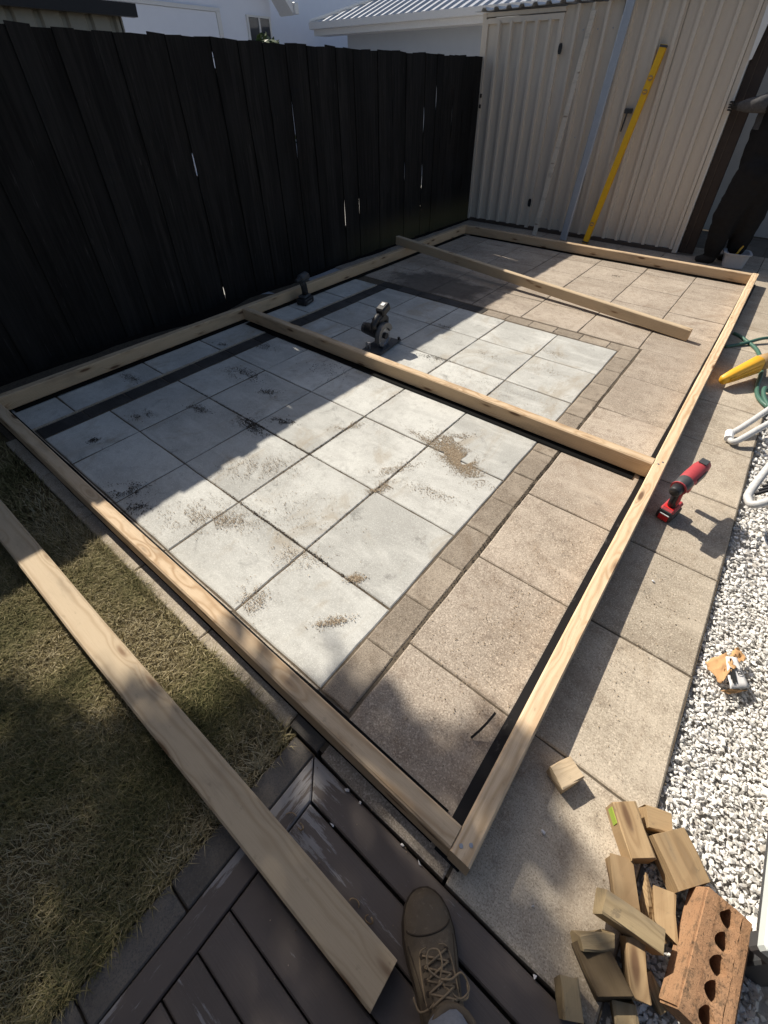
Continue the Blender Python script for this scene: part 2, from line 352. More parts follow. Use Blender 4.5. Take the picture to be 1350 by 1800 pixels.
def tag(o, label=None, cat=None, group=None, kind=None):
    if label: o['label'] = label
    if cat: o['category'] = cat
    if group: o['group'] = group
    if kind: o['kind'] = kind
    return o
def thing(name, org, label, cat, group=None, kind=None):
    return tag(link(name, None, org), label, cat, group, kind)
def rot(p, a):  return (p[0] * math.cos(a) - p[1] * math.sin(a), p[0] * math.sin(a) + p[1] * math.cos(a))
def autosmooth(o, ang=40):
    me = o.data; me.polygons.foreach_set('use_smooth', [True] * len(me.polygons))
    me.set_sharp_from_angle(angle=math.radians(ang)); return o
def timber(name, p0, p1, w, h, m, parent=None, twist=0.0, ch=0.012, seg=6, rough_end=0.0):
    """a sawn board from p0 to p1 (centre of its underside), w wide, h high; local X runs along it"""
    p0 = Vector(p0); p1 = Vector(p1); d = p1 - p0; L = d.length; d.normalize()
    y = Vector((0, 0, 1)).cross(d).normalized(); z = d.cross(y)
    mb = MB(); rings = []
    c = ch
    sec = [(-w / 2 + c, 0), (w / 2 - c, 0), (w / 2, c), (w / 2, h - c), (w / 2 - c, h), (-w / 2 + c, h), (-w / 2, h - c), (-w / 2, c)]
    for i in range(seg + 1):
        x = L * i / seg; ben = (math.sin(i * 1.7 + L) * 0.004) if 0 < i < seg else 0
        rings.append([(x, a + ben, b) for a, b in sec])
    mb.loft(rings); me = mb.mesh(name, m)
    o = bpy.data.objects.new(name, me); C.objects.link(o); o['_o'] = tuple(p0)
    R = Matrix((d, y, z)).transposed().to_4x4()
    if twist: R = R @ Matrix.Rotation(twist, 4, 'X')
    loc = p0 - (Vector(parent['_o']) if parent is not None else Vector((0, 0, 0)))
    o.parent = parent; o.matrix_basis = Matrix.Translation(loc * U) @ R
    return o
def npmesh(name, V, F, m, rnd=None, smooth=False):
    """fast triangle mesh from numpy, V in slab units"""
    me = bpy.data.meshes.new(name); V = np.asarray(V, np.float32) * U; F = np.asarray(F, np.int32)
    me.vertices.add(len(V)); me.vertices.foreach_set('co', V.ravel())
    k = F.shape[1]; me.loops.add(F.size); me.loops.foreach_set('vertex_index', F.ravel())
    me.polygons.add(len(F)); me.polygons.foreach_set('loop_start', np.arange(0, F.size, k, dtype=np.int32))
    me.polygons.foreach_set('loop_total', np.full(len(F), k, np.int32))
    me.materials.append(m); me.update(calc_edges=True); me.validate()
    if rnd is not None:
        a = me.attributes.new('rnd', 'FLOAT', 'POINT'); a.data.foreach_set('value', np.asarray(rnd, np.float32))
    me.polygons.foreach_set('use_smooth', [bool(smooth)] * len(me.polygons))
    o = bpy.data.objects.new(name, me); C.objects.link(o); o['_o'] = (0, 0, 0); return o

# ================================================================== SETTING: ground
g = MB(); g.add([(-220, -220, -0.16), (220, -220, -0.16), (220, 220, -0.16), (-220, 220, -0.16)], [(0, 1, 2, 3)])
tag(g.build('ground', M['soil']), 'brown soil under the yard and the gardens beyond', kind='structure')

# patio: bedding sheet + every slab
bed = MB().box(-7.0, 2.07, -0.08, 14.6, -0.14, -0.013); bed.box(2.07, 6.0, 8.0, 16.5, -0.14, -0.014); bed.box(-0.6, 2.07, 14.6, 16.5, -0.14, -0.0135)
patio = tag(bed.build('patio', M['bed'], org=(0, 0, 0)), 'square slab patio, pale slabs framed by a brown brick band', kind='structure')
_pm = {}
def slab(x0, x1, y0, y1, mk, name='paver', gap=0.014, jit=0.006, ch=0.010, dz=0.0):
    w = round(x1 - x0 - gap, 3); d = round(y1 - y0 - gap, 3); key = (w, d, mk, name)
    if key not in _pm:
        mb = MB(); a, b = w / 2, d / 2
        nx = 5; per = []
        def side(p, q, n):
            return [(p[0] + (q[0] - p[0]) * i / n, p[1] + (q[1] - p[1]) * i / n) for i in range(n)]
        per = side((-a, -b), (a, -b), 4) + side((a, -b), (a, b), 4) + side((a, b), (-a, b), 4) + side((-a, b), (-a, -b), 4)
        per = [(x + random.uniform(-1, 1) * 0.0045, y + random.uniform(-1, 1) * 0.0045) for x, y in per]
        ins = [(x * (1 - ch / a), y * (1 - ch / b)) for x, y in per]
        n = len(per)
        vs = [(x, y, -0.11) for x, y in per] + [(x, y, -ch * 0.7) for x, y in per] + [(x, y, 0) for x, y in ins]
        fs = [(k * n + i, k * n + (i + 1) % n, (k + 1) * n + (i + 1) % n, (k + 1) * n + i) for k in (0, 1) for i in range(n)] + [tuple(range(2 * n, 3 * n))]
        _pm[key] = mb.add(vs, fs).mesh(name, M[mk])
    o = link(name, _pm[key], ((x0 + x1) / 2, (y0 + y1) / 2, random.uniform(-jit, 0) + dz), patio)
    o.rotation_euler = (random.uniform(-1, 1) * 0.0035, random.uniform(-1, 1) * 0.0035, random.uniform(-1, 1) * 0.003)
    return o
YJ = [0.195, 0.999, 2.0, 2.987, 3.973, 4.96, 5.946, 6.93]
XJ = [-4.76, -4, -3, -2, -1, 0]
for i in range(5):
    for j in range(7): slab(XJ[i], XJ[i + 1], YJ[j], YJ[j + 1], 'light', gap=0.015)
# left strip of blue-grey slabs (inside and outside the frame)
yl = [0.0, 0.70, 1.97, 2.98, 3.97, 4.96, 5.95, 6.95]
for j in range(7):
    slab(-6.02, -5.06, yl[j], yl[j + 1], 'light', gap=0.02)
    slab(-7.0, -6.02, yl[j] + 0.3, yl[j + 1] + 0.3, 'dark_paver', gap=0.02, dz=-0.01)
# brown band
def band(x0, x1, y0, y1, n, mk, alongx):
    for k in range(n):
        a, b = k / n, (k + 1) / n
        if alongx: slab(x0 + (x1 - x0) * a, x0 + (x1 - x0) * b, y0, y1, mk, 'band_brick', gap=0.009, jit=0.006)
        else: slab(x0, x1, y0 + (y1 - y0) * a, y0 + (y1 - y0) * b, mk, 'band_brick', gap=0.009, jit=0.006)
band(0.005, 0.27, 0.195, 7.21, 14, 'bandbrick', False)
band(-2.5, 0.27, 6.95, 7.21, 6, 'bandbrick', True)
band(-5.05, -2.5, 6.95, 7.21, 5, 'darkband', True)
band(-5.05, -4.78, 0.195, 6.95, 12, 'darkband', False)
band(-5.05, 0.0, -0.135, 0.19, 5, 'brown2', True)
slab(0.0, 0.27, -0.11, 0.19, 'edging', 'band_brick')
# brown slabs to the right of the band and behind it
yr = [-0.11, 0.87, 1.935, 2.98, 4.08, 5.11, 6.18, 7.26]
for j in range(7):
    slab(0.29, 1.245, yr[j], yr[j + 1], 'brown', gap=0.013)
    slab(1.25, 2.07, yr[j], yr[j + 1], 'brown2', gap=0.013)
xb = [-7.0, -6.05, -5.0, -3.95, -2.9, -1.85, -0.78, 0.24, 1.26, 2.07]
yb = [7.24, 8.22, 9.19, 10.22, 11.25, 12.3, 13.35, 14.4]
for j in range(7):
    for i in range(9): slab(xb[i], xb[i + 1], yb[j] , yb[j + 1], 'brown' if i < 8 else 'brown2', gap=0.013)
for j in range(1, 8):
    for i in range(4):
        if yb[min(j, 7)] > 8.1: slab(2.07 + i * 0.98, 3.05 + i * 0.98, yb[j - 1] + 1.0 if j < 7 else 14.4, (yb[j - 1] + 2.0) if j < 7 else 15.4, 'brown2', gap=0.02)
for i in range(6): slab(-0.6 + i, 0.4 + i, 15.42, 16.42, 'edging', gap=0.02)
for i in range(3): slab(-0.6 + i * 0.9, 0.3 + i * 0.9, 14.41, 15.4, 'edging', gap=0.02)

# concrete edging left of the deck, part of the path
ed = tag(MB().box(0.08, 0.255, -4.0, -0.115, -0.14, -0.05).build('path_edging', M['bed'], org=(0, 0, 0)), 'grey concrete edging between lawn and deck', kind='structure')
yy = -0.118
for L_ in (0.42, 0.5, 0.5, 0.5, 0.5, 0.5, 0.5):
    mb = MB().box(-0.086, 0.086, -L_ / 2 + 0.006, L_ / 2 - 0.006, -0.08, 0, ch=0.008)
    o = link('edging_block', mb.mesh('edging_block', M['edging']), (0.17, yy - L_ / 2, -0.006 + random.uniform(-.004, .004)), ed); yy -= L_

me_ = MB().box(-5.078, -5.05, 0.15, 6.93, -0.02, 0.010, ch=0.004).build('mortar_edge', M['brown2'], patio)
# deck
deck = tag(MB().box(0.27, 3.0, -4.0, -0.13, -0.14, -0.11).build('deck', M['soil'], org=(0, 0, 0)), 'dark painted timber deck with worn mitred border boards', kind='structure')
def deckboard(poly):
    cx = sum(p[0] for p in poly) / len(poly); cy = sum(p[1] for p in poly) / len(poly)
    alongy = abs(max(p[1] for p in poly) - min(p[1] for p in poly)) > abs(max(p[0] for p in poly) - min(p[0] for p in poly))
    q = [(x - cx, y - cy) for x, y in poly]
    if alongy: q = [rot(p, -math.pi / 2) for p in q]
    b = MB(); n = len(q); ins = [(x * (1 - 0.008 / max(abs(x), .05)), y * (1 - 0.008 / max(abs(y), .05))) for x, y in q]
    vs = [(x, y, -0.09) for x, y in q] + [(x, y, -0.008) for x, y in q] + [(x, y, 0) for x, y in ins]
    fs = [(k * n + i, k * n + (i + 1) % n, (k + 1) * n + (i + 1) % n, (k + 1) * n + i) for k in (0, 1) for i in range(n)] + [tuple(range(2 * n, 3 * n))]
    o = link('deck_board', b.add(vs, fs).mesh('deck_board', M['deck']), (cx, cy, random.uniform(-0.006, 0.0)), deck)
    if alongy: o.rotation_euler.z = math.pi / 2
deckboard([(0.268, -0.125), (3.0, -0.125), (3.0, -0.300), (0.425, -0.300)])
deckboard([(0.262, -0.132), (0.262, -4.0), (0.418, -4.0), (0.418, -0.302)])
y = -0.318
while y > -3.8:
    deckboard([(0.428, y), (3.0, y), (3.0, y - 0.185), (0.428, y - 0.185)]); y -= 0.194

# gravel bed
gb = MB().box(2.075, 6.0, -0.6, 8.0, -0.15, -0.09)
M['gbed'] = plain('gravel_fines', (0.42, 0.40, 0.37), 0.95, 0.1, var=0.4, sc=200, bump=0.6)
tag(gb.build('gravel_bed', M['gbed'], org=(0, 0, 0)), 'base of the white gravel strip', kind='structure')
def rock_templates(n):
    out = []
    for _ in range(n):
        b = bmesh.new(); k = random.randint(9, 12)
        for _ in range(k):
            v = Vector((random.gauss(0, 1), random.gauss(0, 1), random.gauss(0, 1))).normalized()
            v = Vector((v.x * 1.15, v.y * 0.8, v.z * 0.6)) * random.uniform(0.85, 1.1); b.verts.new(v)
        bmesh.ops.convex_hull(b, input=b.verts[:])
        for v in [v for v in b.verts if not v.link_faces]: b.verts.remove(v)
        bmesh.ops.triangulate(b, faces=b.faces); b.verts.index_update()
        out.append((np.array([v.co[:] for v in b.verts]), np.array([[v.index for v in f.verts] for f in b.faces]))); b.free()
    return out
ROCK = rock_templates(24)
def scatter(name, P, sizes, m, rnd, tmpl=ROCK, flat=False):
    Vs = []; Fs = []; Rs = []; off = 0
    for i in range(len(P)):
        v, f = tmpl[i % len(tmpl)]
        R = np.array((Euler((0, 0, random.uniform(0, 6.3))) if flat else Euler((random.uniform(-.7, .7), random.uniform(-.7, .7), random.uniform(0, 6.3)))).to_matrix())
        Vs.append(v @ R.T * sizes[i] + P[i]); Fs.append(f + off); Rs.append(np.full(len(v), rnd[i])); off += len(v)
    return npmesh(name, np.vstack(Vs), np.vstack(Fs), m, np.concatenate(Rs))
def gravel_points():
    P = []; s = []
    def fill(x0, x1, y0, y1, pitch, z, size):
        xs = np.arange(x0, x1, pitch); ys = np.arange(y0, y1, pitch)
        X, Y = np.meshgrid(xs, ys); n = X.size
        X = X.ravel() + rng.uniform(-.5, .5, n) * pitch; Y = Y.ravel() + rng.uniform(-.5, .5, n) * pitch
        Z = z + rng.uniform(-.012, .014, n)
        P.append(np.c_[X, Y, Z]); s.append(size * rng.uniform(0.65, 1.35, n))
    fill(2.09, 2.66, -0.12, 3.2, 0.025, -0.068, 0.0175)
    fill(2.09, 2.66, -0.12, 3.2, 0.0255, -0.050, 0.0165)
    fill(2.09, 2.66, 3.2, 5.2, 0.034, -0.055, 0.023)
    fill(2.09, 2.60, 5.2, 8.0, 0.05, -0.06, 0.030)
    fill(2.6, 4.2, 0.6, 8.0, 0.075, -0.065, 0.045)
    fill(2.6, 3.2, -0.1, 0.6, 0.05, -0.065, 0.030)
    P = np.vstack(P); s = np.concatenate(s); return P, s
P, sz = gravel_points()
k = (P[:, 0] < 2.115) & (rng.random(len(P)) < 0.35); P = P[~k]; sz = sz[~k]
gr = scatter('gravel', P, sz, M['gravel'], np.clip(rng.normal(0.62, 0.25, len(P)), 0, 1))
tag(gr, 'crushed white stone chips beside the paving', 'gravel', kind='stuff')

# lawn: soil sheet + blades
lw = MB()
nx, ny = 40, 24
vv = [(-7 + 7.07 * i / nx, -4.6 + 4.58 * j / ny, -0.045 + 0.02 * mnoise.noise((i * .4, j * .4, 3))) for j in range(ny + 1) for i in range(nx + 1)]
lw.add(vv, [(j * (nx + 1) + i, j * (nx + 1) + i + 1, (j + 1) * (nx + 1) + i + 1, (j + 1) * (nx + 1) + i) for j in range(ny) for i in range(nx)])
t = NT('lawn_thatch', 0.95, 0.1); p = t.pos()
t.col(t.mix(t.noise(p, 40, 7, 0.7), (0.045, 0.04, 0.018), (0.20, 0.155, 0.085))); t.bump(t.noise(p, 120, 4), 0.8, 0.006); M['thatch'] = t.m
tag(lw.build('lawn', M['thatch'], org=(0, 0, 0), smooth=True), 'worn dry lawn beside the patio', kind='structure')
def blades(n, x0, x1, y0, y1, hmin, hmax, wid):
    X = rng.uniform(x0, x1, n); Y = rng.uniform(y0, y1, n)
    gn = np.array([mnoise.noise((x * 2.1, y * 2.1, 0.5)) for x, y in zip(X, Y)])
    keep = rng.random(n) < np.clip(0.75 + gn * 0.9, 0.25, 1); X, Y, gn = X[keep], Y[keep], gn[keep]; n = len(X)
    a = rng.uniform(0, 2 * np.pi, n); h = rng.uniform(hmin, hmax, n); lean = rng.uniform(0.3, 1.5, n) * h
    dx, dy = np.cos(a), np.sin(a); px, py = -dy * wid, dx * wid
    z0 = np.full(n, -0.05)
    base = np.c_[X, Y, z0]
    v0 = base + np.c_[px, py, 0 * px]; v1 = base - np.c_[px, py, 0 * px]
    mid = base + np.c_[dx * lean * .4, dy * lean * .4, h * .65]
    v2 = mid + np.c_[px, py, 0 * px] * .7; v3 = mid - np.c_[px, py, 0 * px] * .7
    v4 = base + np.c_[dx * lean, dy * lean, h]
    V = np.stack([v0, v1, v2, v3, v4], 1).reshape(-1, 3)
    i = np.arange(n)[:, None] * 5
    F = np.vstack([i + [0, 1, 3], i + [0, 3, 2], i + [2, 3, 4]])
    r = np.clip(0.58 - gn * 0.5 + rng.normal(0, 0.2, n), 0, 1)
    return V, F, np.repeat(r, 5)
parts = [blades(190000, -3.4, 0.07, -2.4, -0.15, 0.025, 0.075, 0.0026), blades(5000, -2.9, 0.02, -0.22, -0.15, 0.05, 0.10, 0.003), blades(5000, -0.02, 0.078, -2.2, -0.16, 0.05, 0.10, 0.003), blades(26000, -6.6, -3.4, -2.4, -0.15, 0.035, 0.09, 0.006), blades(14000, -6.6, 0.08, -4.5, -2.4, 0.05, 0.12, 0.010)]
off = 0; V = []; F = []; Rr = []
for v, f, r in parts: V.append(v); F.append(f + off); Rr.append(r); off += len(v)
go = npmesh('grass', np.vstack(V), np.vstack(F), M['grass'], np.concatenate(Rr))
tag(go, 'short straw coloured grass growing on the lawn', 'grass', kind='stuff')

# ================================================================== FENCE
FX = -6.70
dw = MB().box(-40, -7.15, -30, 60, -0.15, -0.06)  # pale ground added so the fence slits look bright and light bounces
M['bounce_ground'] = m_paver('bounce_ground_concrete', (0.40, 0.39, 0.37), (0.50, 0.49, 0.465), (0.25, 0.24, 0.22), 0.1, (0.36, 0.35, 0.33), 300, 0.2)
tag(dw.build('bounce_ground', M['bounce_ground'], org=(0, 0, 0)), 'pale concrete ground added behind the fence to brighten its slits', kind='structure')
fence = thing('paling_fence', (FX, 3.5, 0), 'tall fence of near-black stained palings along the whole patio', 'fence')
# joints that let light through: cupped board edges (seen obliquely) and true gaps (sun streaks)
cup = {35: [(1.7, 2.45, .030)], 41: [(0.9, 1.95, .034), (2.0, 3.25, .034)], 42: [(2.55, 3.25, .024)], 46: [(1.6, 2.65, .030)], 50: [(2.1, 3.3, .052)], 52: [(1.8, 2.4, .020)],
       55: [(0.48, 1.52, .036)], 57: [(0.8, 1.5, .034)], 58: [(0.9, 1.3, .03)], 67: [(1.15, 1.8, .060), (2.35, 2.98, .045)], 72: [(2.05, 3.35, .066)], 76: [(2.0, 3.2, .06)], 71: [(0.9, 1.6, .04)], 61: [(2.2, 2.6, .025)], 64: [(1.4, 1.9, .03)], 30: [(1.5, 1.9, .02)], 60: [(1.0, 1.3, .026)], 62: [(2.6, 3.1, .03)], 65: [(0.5, 0.9, .03)], 69: [(2.8, 3.4, .05)], 70: [(1.9, 2.3, .03)], 73: [(1.0, 1.5, .05)], 74: [(2.2, 2.9, .05)], 75: [(0.9, 1.3, .05)], 48: [(2.7, 3.0, .018)], 44: [(1.2, 2.0, .016)], 38: [(2.4, 2.9, .016)]}
gap = {41: [(0.06, 0.36, .018), (2.06, 2.50, .022)], 68: [(2.30, 3.20, .036)], 67: [(0.66, 0.80, .075)], 44: [(3.5, 3.75, .02)], 37: [(3.45, 3.7, .02)]}
def bump_(tab, k, z):
    for a, b, g_ in tab.get(k, ()):
        if a < z < b: return g_ * (0.55 if tab is cup else 0.8) * math.sin(math.pi * (z - a) / (b - a)) ** 0.6
    return 0.0
joints = [-6.0 + 0.25 * k for k in range(78)]; joints[-1] = 13.40
for k in range(len(joints) - 1):
    a, b = joints[k], joints[k + 1]; top = 3.90 + random.uniform(-0.022, 0.02); cx = (a + b) / 2
    zs = [0.0, top] + list(np.linspace(0.6, 3.3, 4))
    for tab in (cup, gap):
        for kk in (k, k + 1):
            for z0, z1, g_ in tab.get(kk, ()): zs += list(np.linspace(z0 - .01, z1 + .01, 9))
    zs = sorted(set(zs)); th = 0.022; lean = random.uniform(-0.006, 0.006)
    front = (k in cup) or (k % 2 == 1 and (k + 1) not in cup)
    xo = (0.026 if front else 0.0) + random.uniform(-0.003, 0.003)
    vs = []; ch = random.choice([0, 0.004, 0.008, -0.005])
    for z in zs:
        ga, gb_ = bump_(gap, k, z), bump_(gap, k + 1, z); cu_ = bump_(cup, k, z)
        y0 = a - 0.006 + (ga / 2 + 0.006 if ga > 0.004 else 0); y1 = b + 0.006 - (gb_ / 2 + 0.006 if gb_ > 0.004 else 0); w = 0.002 * math.sin(z * 3 + k)
        zt0, zt1 = (z + ch, z - ch) if z == top else (z, z)
        bow = xo + lean * (z / 3.9)
        vs += [(bow + th + cu_, y0 - cx + w, zt0), (bow + th + 0.004, y1 - cx + w, zt1), (bow, y1 - cx + w, zt1), (bow + cu_, y0 - cx + w, zt0)]
    n = 4; fs = [(i * n + q, i * n + (q + 1) % n, (i + 1) * n + (q + 1) % n, (i + 1) * n + q) for i in range(len(zs) - 1) for q in range(n)]
    fs += [(3, 2, 1, 0), tuple(range((len(zs) - 1) * n, len(zs) * n))]
    me = MB().add(vs, fs).mesh('paling', M['fence'])
    link('paling', me, (FX, cx, 0.0), fence)
for z in (0.55, 1.95, 3.35):
    MB().box(FX - 0.16, FX - 0.025, -6, 13.38, z, z + 0.2, ch=0.01).build('fence_rail', M['fence'], fence)
for y in np.arange(-5.5, 13.4, 3.7):
    MB().box(FX - 0.40, FX - 0.17, y, y + 0.23, -0.1, 3.75, ch=0.01).build('fence_post', M['fence'], fence)
# dark soil strip and dirt along the fence foot
ds = MB(); n = 40; top = []; 
for i in range(n + 1):
    yy = -0.3 + 14 * i / n - 0.2
    wob = 0.10 * mnoise.noise((yy * 1.3, 0, 1)) + 0.07 * mnoise.noise((yy * 4, 0, 5))
    w = np.interp(yy, [-.5, 2.4, 3.2, 3.9, 4.6, 6, 8, 14], [0.05, 0.06, 0.22, 0.26, 0.05, 0.07, 0.06, 0.05]) + wob
    top.append((FX + 0.05 + max(0.03, w), yy))
vs = []; 
for x, yy in top: vs += [(FX - 0.02, yy, 0.05), ((FX + x) / 2, yy, 0.035), (x, yy, -0.008)]
ds.add(vs, [(3 * i + q, 3 * i + q + 1, 3 * i + q + 4, 3 * i + q + 3) for i in range(n) for q in (0, 1)])
M['dsoil'] = plain('black_soil', (0.012, 0.010, 0.009), 0.95, 0.1, var=0.5, sc=60, bump=0.8)
tag(ds.build('soil_strip', M['dsoil'], org=(0, 0, 0), smooth=True), 'dark soil banked along the foot of the fence', kind='structure')

# ================================================================== SHED
SY = 13.42
shed = thing('metal_shed', (-3.7, SY, 0), 'taupe ribbed steel garden shed closing the far end of the patio', 'shed')
def ribbed(x0, x1, z0, z1a, z1b, y, first, pitch=0.338, depth=0.09, rw=0.10):
    """sheet facing -y with trapezoid ribs; top slopes from z1a to z1b"""
    xs = [(x0, 0)]; r = first
    while r < x1 - 0.02:
        for dx, d in ((-rw / 2, 0), (-rw / 3.2, depth), (rw / 3.2, depth), (rw / 2, 0)):
            if x0 + .004 < r + dx < x1 - .004: xs.append((r + dx, d))
        r += pitch
    xs.append((x1, 0)); xs.sort()
    n = len(xs); vs = []
    for x, d in xs:
        zt = z1a + (z1b - z1a) * (x - x0) / (x1 - x0)
        vs += [(x, y - d, z0), (x, y - d, zt), (x, y - d + 0.012, zt), (x, y - d + 0.012, z0)]
    fs = []
    for i in range(n - 1):
        for q in range(4): fs.append((4 * i + q, 4 * i + (q + 1) % 4, 4 * i + 4 + (q + 1) % 4, 4 * i + 4 + q))
    fs += [(0, 1, 2, 3), (4 * n - 4, 4 * n - 3, 4 * n - 2, 4 * n - 1)]
    return MB().add(vs, fs)
def ztop(x): return 4.80 + 0.05 * (x + 6.75) / 6.1
# door on the left
door = ribbed(-6.60, -4.62, 0.10, 4.58, 4.52, SY - 0.03, -6.27).build('shed_door', M['shed'], shed)
MB().box(-6.66, -6.59, SY - 0.075, SY + 0.05, 0.06, 4.62).build('door_frame', M['shed'], door)
MB().box(-6.59, -4.66, SY - 0.078, SY + 0.05, 4.525, 4.63).build('door_frame', M['shed'], door)
MB().box(-4.70, -4.60, SY - 0.080, SY + 0.05, 0.06, 4.63).build('door_frame', M['shed'], door)
for z in (2.87, 3.10): MB().box(-6.62, -6.56, SY - 0.10, SY - 0.074, z - 0.045, z + 0.045, ch=0.01).build('hinge', M['black'], door)
for z, x in ((4.0, -4.56), (0.71, -4.66)):
    MB().prism([(x - 0.03, z - 0.10), (x + 0.03, z - 0.10), (x + 0.045, z - 0.05), (x + 0.045, z + 0.05), (x + 0.03, z + 0.10), (x - 0.03, z + 0.10), (x - 0.045, z + 0.05), (x - 0.045, z - 0.05)], 'y', SY - 0.084, SY - 0.094).build('latch_slot', M['black'], door)
# wall sheets
for a, b, f in ((-4.60, -3.30, -4.28), (-3.30, -2.00, -3.08), (-2.00, -0.62, -1.72)):
    ribbed(a, b + 0.012, 0.10, ztop(a) - .06, ztop(b) - .06, SY, f).build('wall_sheet', M['shed'], shed)
sc_ = MB().tube([(0, 0, 0), (0, -0.02, 0)], 0.014, 6).mesh('roofing_screw', M['galv'])
for x in [-4.28 + .338 * k + .17 for k in range(11)]:
    for z in (0.35, 2.3, 4.3): link('roofing_screw', sc_, (x, SY, z + random.uniform(-.02, .02)), shed)
MB().box(-6.76, -6.66, SY - 0.06, SY + 0.1, 0.02, 4.74).build('corner_post', M['shed'], shed)
MB().box(-0.66, -0.57, SY - 0.065, SY + 0.1, 0.02, 4.78).build('corner_post', M['shed'], shed)
MB().box(-6.76, -0.57, SY - 0.05, SY + 0.12, 0.0, 0.085).build('base_channel', M['shed_dark'], shed)
MB().box(-6.76, -4.6, SY - 0.045, SY + 0.1, 4.66, 4.74).build('header_trim', M['shed'], shed)
MB().box(-6.76, -6.74, SY + 0.1, SY + 4.5, 0.02, 4.7).build('side_wall', M['shed'], shed)
MB().box(-0.60, -0.58, SY + 0.1, SY + 4.5, 0.02, 4.55).build('side_wall', M['shed'], shed)
# corrugated roof overhanging the front
def rib_roof(x0, x1, y0, y1, za, zb, pitch, depth, zslope=0.0):
    xs = []; x = x0
    while x < x1:
        for dx, d in ((0, 0), (0.50 * pitch, 0), (0.62 * pitch, depth), (0.88 * pitch, depth)): xs.append((x + dx, d))
        x += pitch
    xs = [q for q in xs if q[0] <= x1]
    vs = []
    for x, d in xs:
        z = za + (zb - za) * (x - x0) / (x1 - x0) + d
        vs += [(x, y0, z), (x, y1, z + zslope), (x, y1, z + zslope + 0.015), (x, y0, z + 0.015)]
    fs = [(4 * i + q, 4 * i + (q + 1) % 4, 4 * i + 4 + (q + 1) % 4, 4 * i + 4 + q) for i in range(len(xs) - 1) for q in range(4)]
    n = len(xs); fs += [(0, 1, 2, 3), (4 * n - 4, 4 * n - 3, 4 * n - 2, 4 * n - 1)]
    return MB().add(vs, fs)
rib_roof(-6.95, -0.45, SY - 0.16, SY + 4.6, 4.76, 4.83, 0.34, 0.06, 0.15).build('shed_roof', M['roofing'], shed)
# pad bolt
MB().box(-2.70, -2.52, SY - 0.09, SY - 0.055, 2.80, 2.90, ch=0.01).tube([(-2.62, SY - 0.1, 2.85), (-2.66, SY - 0.1, 2.45)], 0.018, 6).build('pad_bolt', M['dgrey'], shed)
# dark side door at the right-hand end and what is behind it
MB().prism([(-0.545, 3.70), (-0.50, 3.72), (-0.44, 4.4), (-0.42, 5.3), (-0.60, 5.3), (-0.575, 4.3)], 'y', SY - 0.14, SY - 0.10).build('sunlit_sliver', M['white'], shed)  # white plate standing in for a sunlit sliver of background
sd = MB().box(-0.54, -0.20, SY + 0.02, SY + 0.12, 0.03, 5.2, ch=0.01).build('side_door', M['door_brown'], shed)
MB().box(-0.572, -0.545, SY - 0.07, SY + 0.06, 0.03, 5.2).build('edge_trim', M['white_trim'], sd)
MB().box(-0.40, -0.385, SY - 0.004, SY + 0.03, 0.03, 5.2).build('edge_trim', M['shed_dark'], sd)
gw = thing('garage_wall', (2.0, 16.6, 0), 'grey cement sheet wall in shade behind the dark clothed person', 'wall')
MB().box(-0.55, 6.0, 16.6, 16.8, 0, 6.5).build('wall_panel', M['grey_wall'], gw)
for x in (0.6, 1.9, 3.2): MB().box(x, x + 0.08, 16.565, 16.597, 0, 6.5).build('batten', M['grey_wall'], gw)

# ================================================================== NEIGHBOURS
nb = thing('garden_shed', (-9.1, 3.6, 0), 'small cream ribbed steel shed with a dark gutter beyond the fence', 'shed')
xs = []
vs = []; fs = []; pts = []; y = 0.6
while y < 4.97:
    pts += [(y, 0), (y + 0.20, 0), (y + 0.235, -0.05), (y + 0.30, -0.05), (y + 0.335, 0)]; y += 0.39
pts = [q for q in pts if q[0] < 4.97]
for yy, d in pts: vs += [(-9.0 + d, yy, 0), (-9.0 + d, yy, 4.28), (-9.02 + d, yy, 4.28), (-9.02 + d, yy, 0)]
fs = [(4 * i + q, 4 * i + (q + 1) % 4, 4 * i + 4 + (q + 1) % 4, 4 * i + 4 + q) for i in range(len(pts) - 1) for q in range(4)]
MB().add(vs, fs).build('wall_sheet', M['cream'], nb)
MB().box(-11.5, -9.03, 4.93, 4.96, 0, 4.28).box(-11.5, -9.03, 0.6, 0.63, 0, 4.28).box(-11.5, -11.47, 0.63, 4.93, 0, 4.28).build('wall', M['cream'], nb)
MB().prism([(-8.98, 4.25), (-8.84, 4.25), (-8.82, 4.42), (-8.98, 4.42)], 'y', 0.4, 5.16).build('gutter', M['gutter_dark'], nb)
MB().box(-11.7, -8.99, 0.4, 5.12, 4.30, 4.38).build('roof', M['gutter_dark'], nb)

hb = thing('white_house', (-21, 12, 0), 'white rendered house with a garage door facing the fence', 'house')
MB().box(-26, -20.0, 6.1, 17.80, 0, 6.5).build('wall', M['white_wall'], hb)
gd = MB().box(-20.03, -19.92, 10.26, 14.86, 0, 5.61).build('garage_door', M['white_wall'], hb)
MB().box(-19.99, -19.88, 10.05, 15.05, 5.62, 5.74).box(-19.99, -19.88, 14.87, 15.05, 0, 5.615).build('door_trim', M['gutter_white'], gd)
for z in (1.4, 2.8, 4.2): MB().box(-19.919, -19.90, 10.26, 14.86, z, z + 0.04).build('panel_groove', M['grey_house'], gd)
wn_ = MB().box(-20.0, -19.94, 16.47, 17.59, 3.2, 5.58).build('window', M['glass'], hb)
MB().box(-20.0, -19.90, 16.39, 16.465, 3.2, 5.65).box(-20.0, -19.90, 17.595, 17.67, 3.2, 5.65).box(-20.0, -19.90, 16.47, 17.59, 5.585, 5.65).box(-20.0, -19.90, 17.0, 17.07, 3.2, 5.58).build('window_frame', M['gutter_white'], wn_)
